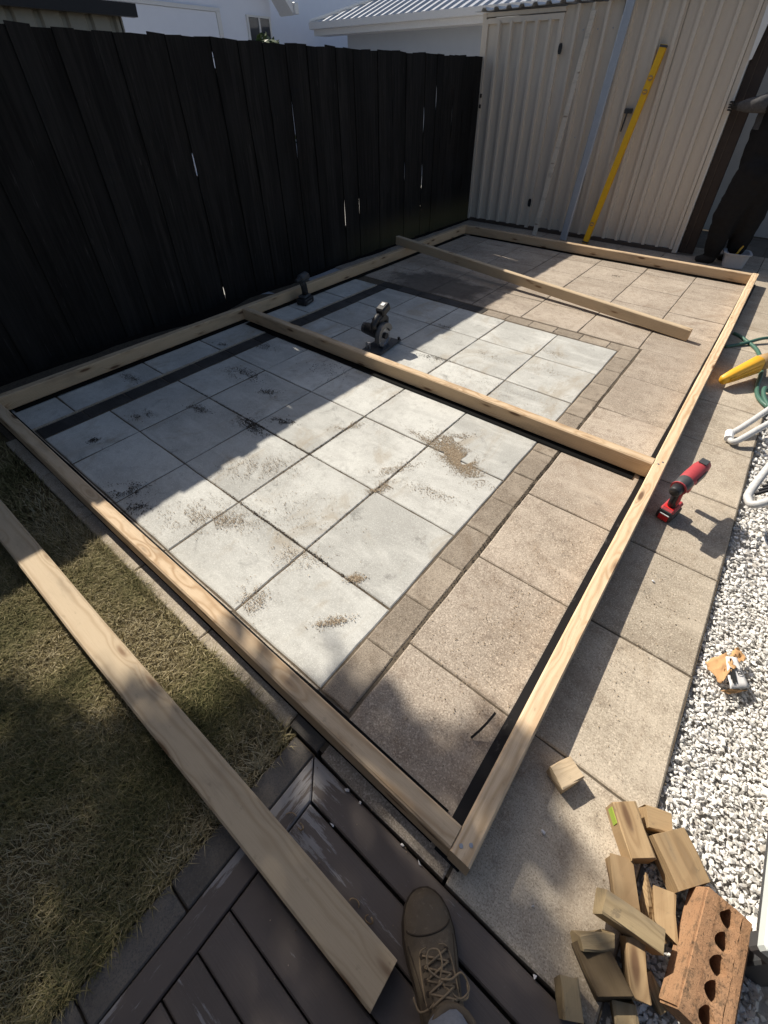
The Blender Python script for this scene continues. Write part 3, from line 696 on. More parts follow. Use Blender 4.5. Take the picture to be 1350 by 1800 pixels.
MB().prism([(16.6, 7.46), (18.24, 5.69), (18.27, 6.07), (16.74, 7.81)], 'x', -19.85, -19.0).build('eave', M['gutter_white'], hb)
MB().box(-19.97, -18.9, 18.245, 18.48, 5.73, 6.10, ch=0.02).build('gutter', M['gutter_white'], hb)
MB().box(-32, -21.4, 17.85, 34.0, 0, 8.0).build('rear_wall', M['white_wall'], hb)
MB().box(-26.2, -19.9, 6.0, 17.82, 6.505, 6.6).build('roof', M['roofing'], hb)
MB().box(-32.2, -21.2, 17.83, 34.2, 8.005, 8.1).build('roof', M['roofing'], hb)

hc = thing('grey_house', (-13, 20, 0), 'low grey rendered house with ribbed metal roof behind the fence', 'house')
MB().box(-17.6, -3.0, 20.1, 30, 0, 5.22).build('wall', M['grey_house'], hc)
MB().box(-19.0, -2.5, 19.45, 20.1, 5.08, 5.12).build('soffit', M['gutter_white'], hc)
MB().box(-19.05, -2.5, 19.42, 19.5, 5.08, 5.40, ch=0.015).build('fascia', M['gutter_white'], hc)
MB().prism([(19.20, 5.30), (19.42, 5.28), (19.42, 5.50), (19.18, 5.52)], 'x', -19.1, -2.5).build('gutter', M['gutter_white'], hc)
xs = []; x = -19.0; vs = []
while x < -2.5:
    for dx, d in ((0, 0), (0.16, 0), (0.22, 0.07), (0.33, 0.07), (0.39, 0)): xs.append((x + dx, d))
    x += 0.42
for x, d in xs:
    yr0 = 19.3; yr1 = 19.3 + max(0.15, min(5.2, (x + 19.1) * 1.05))
    vs += [(x, yr0, 5.47 + d), (x, yr1, 5.47 + d + (yr1 - yr0) * 0.36)]
MB().add(vs, [(2 * i, 2 * i + 1, 2 * i + 3, 2 * i + 2) for i in range(len(xs) - 1)]).build('roof_sheet', M['roofing'], hc)
MB().tube([(-19.1, 19.25, 5.56), (-14.1, 24.5, 7.46)], 0.07, 6).build('hip_cap', M['white'], hc)
MB().tube([(-14.1, 24.5, 7.46), (-2.5, 24.5, 7.46)], 0.08, 6).build('ridge_cap', M['roofing'], hc)
MB().add([(-19.1, 19.3, 5.45), (-14.1, 24.5, 7.43), (-19.1, 30, 5.45)], [(0, 1, 2)]).build('roof_sheet', M['roofing'], hc)

# unseen house presumed behind the deck, added to block part of the skylight
hd = thing('unseen_house', (2, -6.2, 0), 'dark weatherboard house presumed behind the deck, added unseen to block skylight', 'house')
MB().box(-5.0, 9.0, -10, -6.2, 0, 8.0).build('wall', M['door_brown'], hd)
for k in range(24): MB().prism([(-6.2, k * .33), (-6.14, k * .33), (-6.185, k * .33 + .33), (-6.2, k * .33 + .33)], 'x', -5.0, 9.0).build('weatherboard', M['door_brown'], hd)
MB().box(-5.6, 9.6, -10.5, -5.2, 8.0, 8.25).build('roof', M['gutter_dark'], hd)
# leaves helper for plants
def leafcloud(name, P, size, m, parent=None, flatdir=None):
    n = len(P); P = np.asarray(P)
    a = rng.normal(size=(n, 3)); a /= np.linalg.norm(a, axis=1)[:, None]
    b = rng.normal(size=(n, 3)); b -= (a * b).sum(1)[:, None] * a; b /= np.linalg.norm(b, axis=1)[:, None]
    s = size * rng.uniform(0.6, 1.3, n)[:, None]
    V = np.stack([P - a * s, P + b * s * .45, P + a * s, P - b * s * .45], 1).reshape(-1, 3)
    F = np.arange(n * 4).reshape(n, 4)
    o = npmesh(name, V, F, m, np.repeat(np.clip(rng.normal(.5, .25, n), 0, 1), 4))
    if parent is not None:
        o.parent = parent; o.location = -Vector(parent['_o']) * U
    return o
bush = thing('shrub', (-9.0, 8.1, 0), 'small glossy leaved shrub showing above the fence before the white house window', 'shrub')
P = np.c_[rng.normal(-9.0, .12, 900), rng.normal(8.05, .22, 900), rng.uniform(1.5, 4.22, 900)]
P[:, 2] -= np.abs(P[:, 1] - 8.0) * 0.6
leafcloud('foliage', P, 0.085, M['leaf'], bush)
MB().tube([(-9, 8.1, 0), (-9.02, 8.05, 3.9)], [0.06, 0.03], 6).build('stem', M['bark'], bush)

# ---- tree beyond the fence whose crown shades the deck and dapples the lawn
tree = thing('garden_tree', (-9.9, -1.4, 0), 'leafy tree beyond the fence that shades the deck and lawn', 'tree')
def shade(x, y):
    yb_ = np.interp(x, [-3.2, -2.6, -1.9, -1.3, -0.9, -0.6, -0.3, 0.1, 0.5, 0.96, 1.45, 1.75, 1.95, 2.10, 2.45, 2.9, 4], [-1.2, -1.25, -1.05, -0.85, -0.62, -0.34, 0.08, 0.38, 0.62, 0.80, 0.80, 0.68, 0.42, -0.02, 0.02, -0.2, -0.2])
    d = yb_ - y
    if d < 0: return 0.0
    e = min(1.0, d / 0.22)
    if x < -0.35:       # dappled lawn
        nz = mnoise.noise((x * 1.7 + 4, y * 1.7, 0.0)) + 0.5 * mnoise.noise((x * 4, y * 4, 2.0))
        e *= 1.0 if nz > -0.36 else 0.06
    for hx, hy, hr in ((-0.05, -1.68, 0.20), (-2.0, -1.05, 0.25), (-1.05, -0.92, 0.13), (-0.75, -0.52, 0.10), (2.25, 0.05, 0.12)):
        if (x - hx) ** 2 + (y - hy) ** 2 < hr * hr: e *= 0.06
    return e
P = []
while len(P) < 2700:
    gx = random.uniform(-3.4, 4.0); gy = random.uniform(-6.0, 1.0)
    if random.random() < shade(gx, gy):
        z = random.uniform(7.6, 12.0); P.append((gx - 1.043 * z, gy + 0.2 * z, z))
P = np.array(P)
Q = np.repeat(P, 9, axis=0) + rng.normal(0, 0.085, (len(P) * 9, 3))
leafcloud('crown', Q, 0.11, M['leaf'], tree)
tr = MB(); tr.tube([(-9.9, -1.4, -0.2), (-9.95, -1.35, 3), (-9.9, -1.2, 6), (-10.1, -1.1, 9.3)], [0.42, 0.33, 0.26, 0.08], 10)
for k in range(16):
    q = P[random.randrange(len(P))]; s0 = Vector((-9.93, -1.25, random.uniform(5.2, 7.6))); q = Vector(q); m_ = (s0 + q) / 2 + Vector((0, 0, 0.5))
    tr.tube([s0, m_, q], [0.10, 0.06, 0.02], 6)
tr.build('trunk', M['bark'], tree)

# ================================================================== TIMBER FRAME
fr = thing('timber_frame', (0, 0, 0), 'rectangular floor frame of pale pine laid out on the patio', 'timber frame')
Z0, H_, Wd = 0.022, 0.205, 0.122
timber('rail', (-5.85, 0.045, Z0), (1.205, 0.045, Z0), Wd, H_, M['pine'], fr)
timber('rail', (1.268, -0.02, Z0), (1.25, 11.92, Z0), Wd, H_, M['pine'], fr, seg=10)
timber('rail', (-5.80, 0.11, Z0), (-5.83, 11.90, Z0), Wd, H_, M['pine'], fr, seg=10)
timber('rail', (-5.765, 11.83, Z0), (1.188, 11.83, Z0), Wd, H_, M['pine'], fr)
timber('cross_rail', (-5.74, 4.02, Z0), (1.20, 4.02, Z0), Wd, H_, M['pine'], fr)
nl = MB()
nl.tube([(0, 0, 0), (0, 0, 0.004)], 0.011, 8); nlm = nl.mesh('screw_head', M['steel'])
for x, y in ((1.245, 0.03), (1.285, 0.065), (1.25, 3.99), (1.28, 4.05), (-5.80, 4.0), (-5.79, 4.05), (1.24, 11.81), (1.27, 11.85), (-5.80, 11.82)): link('screw_head', nlm, (x, y, Z0 + H_ - 0.001), fr)
def strip(poly, wv=0.0):
    mb = MB(); (x0, y0), (x1, y1), w = poly
    d = Vector((x1 - x0, y1 - y0)); L = d.length; d.normalize(); nn = Vector((-d.y, d.x)); n = max(8, int(L * 5)); vs = []
    for i in range(n + 1):
        c = Vector((x0, y0)) + d * L * i / n; a = w / 2 + 0.008 * mnoise.noise((i * .35, 0, x0)); b = w / 2 + 0.008 * mnoise.noise((i * .35, 7, x0)); z = 0.006 + 0.004 * mnoise.noise((i * .8, 3, y0))
        for s_, zz in ((a, z), (-b, z)):
            q = c + nn * s_; vs.append((q.x, q.y, zz))
        for s_, zz in ((-b, z + .007), (a, z + .007)):
            q = c + nn * s_; vs.append((q.x, q.y, zz))
    fs = [(4 * i + q, 4 * i + (q + 1) % 4, 4 * i + 4 + (q + 1) % 4, 4 * i + 4 + q) for i in range(n) for q in range(4)]
    mb.add(vs, fs); return mb
for q, mk_ in ((((-5.9, 0.075), (1.10, 0.075), 0.19), 'dpc_shade'), (((1.21, -0.03), (1.262, 11.9), 0.16), 'dpc'), (((-5.78, 0.20), (-5.80, 11.7), 0.24), 'dpc_shade'), (((-5.6, 11.80), (1.10, 11.80), 0.18), 'dpc_shade'), (((-5.6, 3.985), (1.09, 3.985), 0.25), 'dpc_shade')):
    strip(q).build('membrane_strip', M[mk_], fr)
# free end of membrane curling up in the near corner
o = MB()
pts = [(1.00, 0.585, 0.012), (1.025, 0.64, 0.055), (1.045, 0.70, 0.095), (1.06, 0.77, 0.13)]
vs = []
for i, (x, y, z) in enumerate(pts): vs += [(x, y, z), (x + 0.014, y - 0.005, z + 0.004), (x + 0.014, y - 0.005, z + 0.012), (x, y, z + 0.008)]
o.add(vs, [(4 * i + q, 4 * i + (q + 1) % 4, 4 * i + 4 + (q + 1) % 4, 4 * i + 4 + q) for i in range(3) for q in range(4)] + [(0, 1, 2, 3), (12, 13, 14, 15)])
tag(o.build('plastic_strip', M['dpc'], org=(1.0, 0.6, 0)), 'thin black plastic offcut curling up inside the near corner of the frame', 'plastic strip')
# loose timbers
a = timber('loose_joist', (-6.12, 9.02, 0.235), (0.785, 8.03, 0.006), 0.115, 0.195, M['pine2']); a['_o'] = (0, 0, 0)
tag(a, 'loose pine joist propped across the left side of the frame at its far end', 'timber')
a = timber('loose_plank', (-4.6, -0.64, 0.035), (1.225, -0.595, 0.012), 0.205, 0.10, M['pine2']); a['_o'] = (0, 0, 0)
tag(a, 'flat pine plank lying across the lawn and the deck in front of the frame', 'timber')

# ================================================================== THINGS LEANING ON THE SHED
def leaning(p0, p1, prof, name, m, parent=None):
    p0 = Vector(p0); p1 = Vector(p1); d = (p1 - p0).normalized(); x = d.cross(Vector((0, -1, 0))).normalized(); x = -x if x.x < 0 else x
    n = x.cross(d).normalized(); n = n if n.y < 0 else -n      # n points to the viewer side (-y)
    mb = MB(); mb.loft([[p + x * u + n * v for u, v in prof] for p in (p0, p1)])
    return mb.build(name, m, parent, org=p0)
a = leaning((-4.17, 12.92, 0.0), (-3.90, SY - 0.10, 4.62), [(-0.055, 0), (0.055, 0), (0.055, 0.05), (-0.055, 0.05)], 'thin_batten', M['batten'])
tag(a, 'thin pale wood batten leaning on the shed beside its door', 'batten')
a = leaning((-3.33, 12.95, 0.0), (-3.12, SY - 0.07, 5.2), [(-0.09, 0), (0.09, 0), (0.09, 0.05), (0.07, 0.065), (-0.07, 0.065), (-0.09, 0.05)], 'straight_edge', M['galv'])
tag(a, 'long bluish metal straight edge leaning on the shed', 'straight edge')
lv = thing('spirit_level', (-2.71, 12.95, 0), 'long yellow spirit level leaning on the ribbed shed wall', 'spirit level')
p0, p1 = Vector((-2.71, 12.95, 0.0)), Vector((-2.225, SY - 0.06, 3.99))
leaning(p0, p1, [(-0.066, 0), (0.066, 0), (0.066, 0.022), (0.05, 0.022), (0.05, 0.075), (0.066, 0.075), (0.066, 0.10), (-0.066, 0.10), (-0.066, 0.075), (-0.05, 0.075), (-0.05, 0.022), (-0.066, 0.022)], 'level_body', M['yellow'], lv)
def lvpt(t_): return p0.lerp(p1, t_)
d_ = (p1 - p0).normalized(); n_ = Vector((0, -1, 0)); n_ = (n_ - d_ * n_.dot(d_)).normalized()
for t_, nm in ((0.12, 'end_vial'), (0.80, 'end_vial'), (0.86, 'end_vial')):
    c = lvpt(t_) + n_ * 0.10; mb = MB()
    mb.tube([c, c + n_ * 0.014], 0.052, 14); mb.build(nm, M['brownrub'], lv)
    MB().tube([c + n_ * 0.016 - Vector((0.035, 0, 0)), c + n_ * 0.016 + Vector((0.035, 0, 0))], 0.014, 8).build('vial', M['yellow2'], lv)
for t_ in (0.004, 0.988):
    leaning(lvpt(t_), lvpt(t_ + 0.010), [(-0.07, -0.004), (0.07, -0.004), (0.07, 0.108), (-0.07, 0.108)], 'end_cap', M['dgrey'], lv)

# ================================================================== POWER TOOLS
def battery_mb(c, sx, sy, sz, a=0.0, mi=0):
    mtx = Matrix.Translation(Vector(c)) @ Matrix.Rotation(a, 4, 'Z')
    return MB().box(-sx / 2, sx / 2, -sy / 2, sy / 2, 0, sz, ch=min(sx, sy, sz) * 0.18, mtx=mtx, mi=mi)
# black impact driver standing on its battery
bd = thing('impact_driver', (-5.50, 5.25, 0), 'black cordless driver standing on its battery beside the left rail', 'drill')
c0 = Vector((-5.50, 5.25, 0)); A = 0.28
battery_mb(c0, 0.22, 0.32, 0.125, A).build('battery', M['black'], bd)
R_ = Matrix.Translation(c0) @ Matrix.Rotation(A, 4, 'Z')
MB().box(-0.085, 0.085, -0.13, 0.11, 0.125, 0.175, ch=0.02, mtx=R_).build('foot', M['dgrey'], bd)
MB().loft([[R_ @ Vector((0.055 * math.cos(k), dy + 0.075 * math.sin(k), z)) for k in np.linspace(0, 2 * math.pi, 11)[:-1]] for z, dy in ((0.17, 0.03), (0.26, 0.02), (0.36, 0.0), (0.43, -0.02))]).build('handle', M['black'], bd, smooth=True)
MB().tube([R_ @ Vector(v) for v in ((0, 0.16, 0.49), (0, 0.12, 0.49), (0, -0.06, 0.49), (0, -0.10, 0.49))], [0.06, 0.085, 0.085, 0.07], 14).build('motor_body', M['dgrey'], bd, smooth=True)
MB().tube([R_ @ Vector(v) for v in ((0, -0.10, 0.49), (0, -0.17, 0.49), (0, -0.24, 0.49))], [0.06, 0.05, 0.03], 12).build('chuck', M['black'], bd)
MB().box(-0.02, 0.02, -0.095, -0.055, 0.36, 0.42, ch=0.008, mtx=R_).build('trigger', M['dgrey'], bd)
MB().box(0.112, 0.117, -0.10, 0.06, 0.045, 0.075, mtx=R_).build('battery_label', M['mgrey'], bd)

# circular saw
sw = thing('circular_saw', (-3.12, 4.70, 0), 'black cordless circular saw with grey blade guard standing on the pale slabs', 'circular saw')
c0 = Vector((-3.12, 4.68, 0)); R_ = Matrix.Translation(c0) @ Matrix.Rotation(math.radians(6), 4, 'Z')
T_ = lambda *v: R_ @ Vector(v)
MB().box(-0.17, 0.19, -0.30, 0.34, 0.010, 0.028, ch=0.004, mtx=R_).box(0.175, 0.19, -0.30, 0.34, 0.028, 0.05, mtx=R_).build('base_plate', M['dgrey'], sw)
def disc(cx, cz, r, x0, x1, a0=0, a1=360, n=28, r_in=0.0):
    mb = MB(); full = abs(a1 - a0) >= 360
    an = [math.radians(a0 + (a1 - a0) * i / n) for i in range(n + (0 if full else 1))]
    o_ = [(cx + r * math.cos(t), cz + r * math.sin(t)) for t in an]
    if r_in > 0:
        i_ = [(cx + r_in * math.cos(t), cz + r_in * math.sin(t)) for t in an]; m_ = len(an)
        vs = [T_(x, p[0], p[1]) for x in (x0, x1) for ring in (o_, i_) for p in ring]
        fs = []; lim = m_ if full else m_ - 1
        for k in range(lim):
            k2 = (k + 1) % m_
            fs += [(k, k2, m_ + k2, m_ + k), (2 * m_ + k, 3 * m_ + k, 3 * m_ + k2, 2 * m_ + k2), (k, 2 * m_ + k, 2 * m_ + k2, k2), (m_ + k, m_ + k2, 3 * m_ + k2, 3 * m_ + k)]
        if not full: fs += [(0, m_, 3 * m_, 2 * m_), (m_ - 1, 3 * m_ - 1, 4 * m_ - 1, 2 * m_ - 1) if False else (m_ - 1, 2 * m_ - 1, 4 * m_ - 1, 3 * m_ - 1)]
        return mb.add(vs, fs)
    if not full: o_.append((cx, cz))
    return mb.prism(o_, 'x', x0, x1, mtx=R_)
disc(0.0, 0.215, 0.205, 0.03, 0.11, 15, 195, 22, 0.13).build('blade_guard', M['mgrey'], sw)
disc(0.0, 0.215, 0.205, 0.03, 0.045, 15, 195, 22, 0.02).build('guard_wall', M['mgrey'], sw)
disc(0.0, 0.215, 0.19, 0.045, 0.10, 190, 330, 16, 0.15).build('lower_guard', M['steel'], sw)
disc(0.0, 0.215, 0.175, 0.066, 0.074, 0, 360, 40, 0.02).build('blade', M['steel'], sw)
disc(0.0, 0.215, 0.05, 0.05, 0.125, 0, 360, 16).build('arbor_nut', M['black'], sw)
MB().tube([T_(-0.30, 0.02, 0.25), T_(-0.27, 0.02, 0.25), T_(-0.02, 0.01, 0.23), T_(0.03, 0.0, 0.22)], [0.075, 0.095, 0.11, 0.12], 14).build('motor_body', M['black'], sw, smooth=True)
MB().tube([T_(-0.335, 0.02, 0.25), T_(-0.29, 0.02, 0.25)], [0.085, 0.088], 12).build('motor_cap', M['dgrey'], sw)
MB().tube([T_(-0.04, 0.20, 0.28), T_(-0.04, 0.22, 0.40), T_(-0.04, 0.10, 0.50), T_(-0.03, -0.04, 0.50), T_(-0.02, -0.16, 0.42), T_(0.0, -0.18, 0.36)], [0.06, 0.055, 0.055, 0.05, 0.05, 0.05], 10).build('handle', M['black'], sw, smooth=True)
MB().box(-0.13, 0.02, -0.10, 0.18, 0.20, 0.40, ch=0.05, mtx=R_).build('gear_case', M['black'], sw)
MB().box(-0.12, 0.03, 0.02, 0.30, 0.34, 0.50, ch=0.04, mtx=R_ @ Matrix.Rotation(math.radians(14), 4, 'X')).build('rear_handle', M['black'], sw)
MB().box(-0.11, 0.05, 0.20, 0.42, 0.44, 0.58, ch=0.025, mtx=R_ @ Matrix.Rotation(math.radians(18), 4, 'X')).build('battery', M['black'], sw)
MB().box(-0.06, 0.0, 0.30, 0.37, 0.581, 0.588, mtx=R_ @ Matrix.Rotation(math.radians(18), 4, 'X')).build('battery_label', M['white'], sw)
MB().tube([T_(0.17, 0.30, 0.05), T_(0.17, 0.30, 0.09)], 0.022, 8).build('fence_knob', M['black'], sw)
MB().tube([T_(-0.12, -0.22, 0.03), T_(-0.12, -0.22, 0.14), T_(-0.06, -0.22, 0.14), T_(-0.06, -0.22, 0.03)], 0.014, 6).build('bevel_bracket', M['steel'], sw)

# red nailer / driver
rd = thing('red_nailer', (1.50, 3.50, 0), 'red and black cordless power tool standing on its battery by the right rail', 'power tool')
c0 = Vector((1.51, 3.51, 0.0)); R_ = Matrix.Translation(c0) @ Matrix.Rotation(math.radians(-13), 4, 'Z') @ Matrix.Diagonal((0.84, 0.97, 0.95, 1)); T_ = lambda *v: R_ @ Vector(v)
MB().box(-0.085, 0.085, -0.09, 0.17, 0.0, 0.10, ch=0.022, mtx=R_).build('battery', M['black'], rd)
MB().box(-0.075, 0.075, -0.07, 0.17, 0.10, 0.155, ch=0.02, mtx=R_).build('foot', M['red'], rd)
MB().box(-0.05, 0.055, -0.094, -0.0885, 0.018, 0.085, mtx=R_).build('battery_label', M['redlabel'], rd)
MB().box(-0.048, 0.052, -0.0965, -0.0895, 0.088, 0.098, mtx=R_).build('charge_gauge', M['white'], rd)
MB().box(-0.055, 0.055, -0.05, 0.03, 0.1555, 0.159, mtx=R_).build('foot_label', M['redlabel'], rd)
MB().loft([[T_(0.05 * math.cos(k), dy + 0.065 * math.sin(k), z) for k in np.linspace(0, 2 * math.pi, 13)[:-1]] for z, dy in ((0.14, 0.03), (0.24, 0.02), (0.34, 0.01), (0.42, 0.0))]).build('handle', M['black'], rd, smooth=True)
MB().tube([T_(0, y_, 0.465) for y_ in (0.02, 0.05, 0.16, 0.36, 0.46)], [0.060, 0.071, 0.074, 0.072, 0.057], 18).build('motor_body', M['red'], rd, smooth=True)
MB().tube([T_(0, y_, 0.465) for y_ in (-0.085, -0.075, 0.03, 0.06)], [0.057, 0.065, 0.071, 0.071], 18).build('gear_case', M['dgrey'], rd, smooth=True)
MB().tube([T_(0, y_, 0.465) for y_ in (-0.10, -0.088)], [0.070, 0.071], 18).build('collar', M['red'], rd)
MB().tube([T_(0, y_, 0.465) for y_ in (-0.19, -0.18, -0.10)], [0.040, 0.048, 0.055], 16).build('chuck', M['black'], rd, smooth=True)
MB().tube([T_(0, y_, 0.465) for y_ in (0.46, 0.49)], [0.058, 0.045], 16).build('end_cap', M['black'], rd)
MB().box(-0.03, 0.03, 0.30, 0.37, 0.16, 0.42, ch=0.012, mtx=R_).build('magazine', M['red'], rd)
MB().box(-0.014, 0.014, -0.07, -0.035, 0.34, 0.40, ch=0.006, mtx=R_).build('trigger', M['black'], rd)
MB().box(0.079, 0.090, 0.12, 0.33, 0.43, 0.50, ch=0.004, mtx=R_).build('side_badge', M['dgrey'], rd)
MB().box(-0.045, 0.045, 0.335, 0.43, 0.540, 0.553, ch=0.004, mtx=R_).build('top_badge', M['dgrey'], rd)
for k in range(4): MB().box(-0.06, 0.06, 0.20 + 0.028 * k, 0.21 + 0.028 * k, 0.388, 0.40, mtx=R_).build('vent_slot', M['black'], rd)
MB().tube([T_(0.02, 0.02, 0.16), T_(0.035, -0.01, 0.26), T_(0.03, -0.02, 0.36), T_(0.02, 0.0, 0.40)], 0.022, 8).build('grip_rib', M['red'], rd, smooth=True)
MB().box(-0.06, 0.06, -0.075, -0.06, 0.10, 0.13, ch=0.004, mtx=R_).build('battery_latch', M['dgrey'], rd)

# ================================================================== OFFCUTS, BRICK
def block(c, s, rz, m, label, tilt=(0, 0), name='wood_offcut', group='timber offcuts heaped on the gravel corner', chop=0.0):
    sx, sy, sz_ = s; sz_ *= 1.3 if group else 1.0; mb = MB(); ch = 0.007
    sec = [(-sy / 2 + ch, 0), (sy / 2 - ch, 0), (sy / 2, ch), (sy / 2, sz_ - ch), (sy / 2 - ch, sz_), (-sy / 2 + ch, sz_), (-sy / 2, sz_ - ch), (-sy / 2, ch)]
    mb.loft([[(x + (a * chop if x > 0 else 0), a, b) for a, b in sec] for x in (-sx / 2, 0, sx / 2)])
    mb.v = [(x + random.uniform(-1, 1) * .006, y_ + random.uniform(-1, 1) * .005, z_ + random.uniform(-1, 1) * .004) for x, y_, z_ in mb.v]
    o = link(name, mb.mesh(name, m), c); o.rotation_euler = (tilt[0], tilt[1], math.radians(rz))
    return tag(o, label, 'offcut', group)
block((1.565, 0.755, 0.0), (0.155, 0.125, 0.10), 62, M['pine2'], 'single small pine cube on the paving between the frame corner and the heap', group=None)
block((1.955, 0.70, 0.012), (0.245, 0.135, 0.105), -50, M['offcut'], 'long knotty offcut at the top left of the heap with a lime green painted end')
gp = link('green_mark', MB().box(-0.045, 0.03, -0.003, 0.003, 0.05, 0.11).mesh('green_mark', plain('lime_paint', (0.30, 0.42, 0.05), 0.5)), (1.955, 0.70, 0.012)); gob = bpy.data.objects['wood_offcut.001']
gp.parent = gob; gp.location = (-0.065 * U, -0.069 * U, 0)
block((2.06, 0.855, -0.02), (0.135, 0.11, 0.10), 22, M['offcut'], 'short square offcut furthest from the deck, touching the paving edge', tilt=(0.05, 0.04))
block((2.185, 0.735, 0.02), (0.225, 0.20, 0.095), -42, M['offcut'], 'widest smooth offcut lying flat on the gravel beside the knotty one', tilt=(-0.06, 0.05))
block((2.00, 0.47, -0.005), (0.20, 0.115, 0.095), -62, M['offcut'], 'grooved offcut standing below the lime marked one', tilt=(0.12, 0.0))
block((2.035, 0.325, 0.07), (0.285, 0.10, 0.10), 9, M['offgreen'], 'pale greenish offcut lying across the others nearest the paving', tilt=(0.06, 0.10))
block((2.215, 0.505, -0.02), (0.16, 0.10, 0.095), -72, M['offcut'], 'bright pointed offcut tilted between the splintered stake and the brick', tilt=(0.30, 0.1), chop=0.6)
block((1.93, 0.165, 0.0), (0.16, 0.06, 0.11), 40, M['offgreen'], 'narrow split offcut with ragged grain at the near left of the heap', tilt=(0.15, 0.05), chop=0.4)
block((2.02, 0.10, -0.03), (0.20, 0.16, 0.12), -35, M['rotten'], 'dark rotten ended chunk in the shade at the near side of the heap', tilt=(0.18, -0.16), chop=0.3)
block((2.135, 0.20, -0.02), (0.20, 0.085, 0.11), -66, M['offcut'], 'upright brown offcut between the rotten chunk and the brick', tilt=(0.08, 0.06))
block((1.915, -0.095, 0.0), (0.13, 0.085, 0.10), -58, M['offgreen'], 'little greenish offcut on the edge of the deck nearest the boot')
block((2.245, 0.205, -0.05), (0.13, 0.05, 0.05), -38, M['offgreen'], 'thin sliver of offcut on the gravel at the foot of the brick', tilt=(0.2, 0.1))
block((2.16, 0.03, -0.05), (0.13, 0.10, 0.09), -60, M['offgreen'], 'half buried grey offcut in the gravel nearest the camera', tilt=(0.2, 0.2))
# splintered stake
sp_ = MB()
for k in range(7):
    a0 = Vector((2.075, 0.565, 0.09)) + Vector((random.uniform(-.01, .01), random.uniform(-.01, .01), random.uniform(-.01, .02)))
    b0 = Vector((2.245 - 0.018 * k, 0.40 - 0.006 * k, -0.02)); m_ = a0.lerp(b0, .5) + Vector((random.uniform(-.008, .008), random.uniform(-.008, .008), random.uniform(0, .015)))
    sp_.tube([a0, m_, b0], [0.004, 0.012 + random.uniform(0, .006), 0.013], 5)
tag(sp_.build('splintered_stake', M['offcut'], org=(2.15, 0.48, 0)), 'splintered thin wood stake wedged between the offcuts', 'wood splinter')
# clay brick with five teardrop holes
BL, BWd, BH = 0.515, 0.222, 0.165
bk = bmesh.new()
outer = [(-BL / 2, -BWd / 2), (BL / 2, -BWd / 2), (BL / 2, BWd / 2), (-BL / 2, BWd / 2)]
def brick_mesh():
    xs_h = [(-2 + i) * 0.098 for i in range(5)]; mb = MB()
    # grid of cells, each hole an octagon in its cell
    y0, y1 = -0.060, 0.050
    top, bot = BH, 0.0
    xe = [-BL / 2] + [(xs_h[i] + xs_h[i + 1]) / 2 for i in range(4)] + [BL / 2]
    for z, flip in ((top, False), (bot, True)):
        mb.add([(-BL / 2, y1, z), (BL / 2, y1, z), (BL / 2, BWd / 2, z), (-BL / 2, BWd / 2, z)], [(0, 1, 2, 3)])
        mb.add([(-BL / 2, -BWd / 2, z), (BL / 2, -BWd / 2, z), (BL / 2, y0, z), (-BL / 2, y0, z)], [(0, 1, 2, 3)])
    for i, hx in enumerate(xs_h):
        n = 16; hole = []
        for k in range(n):
            th = 2 * math.pi * k / n; r = 1 + 0.35 * max(0, math.cos(th)) ** 3
            hole.append((hx + 0.034 * math.cos(th) * r - 0.004, (y0 + y1) / 2 + 0.037 * math.sin(th) * (1 - 0.25 * max(0, math.cos(th)))))
        cell = []
        for k in range(n):
            th = 2 * math.pi * k / n; c_, s_ = math.cos(th), math.sin(th); m_ = max(abs(c_), abs(s_)); u, v = c_ / m_, s_ / m_
            cell.append((hx + (u * (xe[i + 1] - hx) if u > 0 else u * (hx - xe[i])), (y0 + y1) / 2 + v * (y1 - y0) / 2))
        vs = [(x, y, top) for x, y in cell] + [(x, y, top - 0.004) for x, y in hole] + [(x, y, bot) for x, y in hole] + [(x, y, bot) for x, y in cell]
        mb.add(vs, [(q * n + k, q * n + (k + 1) % n, (q + 1) * n + (k + 1) % n, (q + 1) * n + k) for q in range(3) for k in range(n)])
    a, b = BL / 2, BWd / 2
    mb.add([(-a, -b, 0), (a, -b, 0), (a, -b, BH), (-a, -b, BH), (-a, b, 0), (a, b, 0), (a, b, BH), (-a, b, BH)], [(0, 1, 2, 3), (5, 4, 7, 6), (1, 5, 6, 2), (4, 0, 3, 7)])
    return mb
me = brick_mesh().mesh('clay_brick', M['clay'], fixn=False)
b = bmesh.new(); b.from_mesh(me); bmesh.ops.remove_doubles(b, verts=b.verts, dist=0.0006); bmesh.ops.recalc_face_normals(b, faces=b.faces)
bmesh.ops.bevel(b, geom=[e for e in b.edges if e.calc_face_angle(0) > 1.2 and all(abs(abs(v.co.x) - BL / 2 * U) < 1e-4 or abs(abs(v.co.y) - BWd / 2 * U) < 1e-4 for v in e.verts)], offset=0.004, segments=2, affect='EDGES')
for v in b.verts: v.co += Vector((mnoise.noise(v.co * 60), mnoise.noise(v.co * 60 + Vector((9, 0, 0))), mnoise.noise(v.co * 60 + Vector((0, 9, 0))))) * 0.0022
b.to_mesh(me); b.free(); bk.free()
bo = link('clay_brick', me, (2.368, 0.42, 0.03)); bo.rotation_euler = Euler((math.radians(9), math.radians(-3), math.radians(88)))
tag(bo, 'old orange clay brick with five holes tilted on the gravel', 'brick')

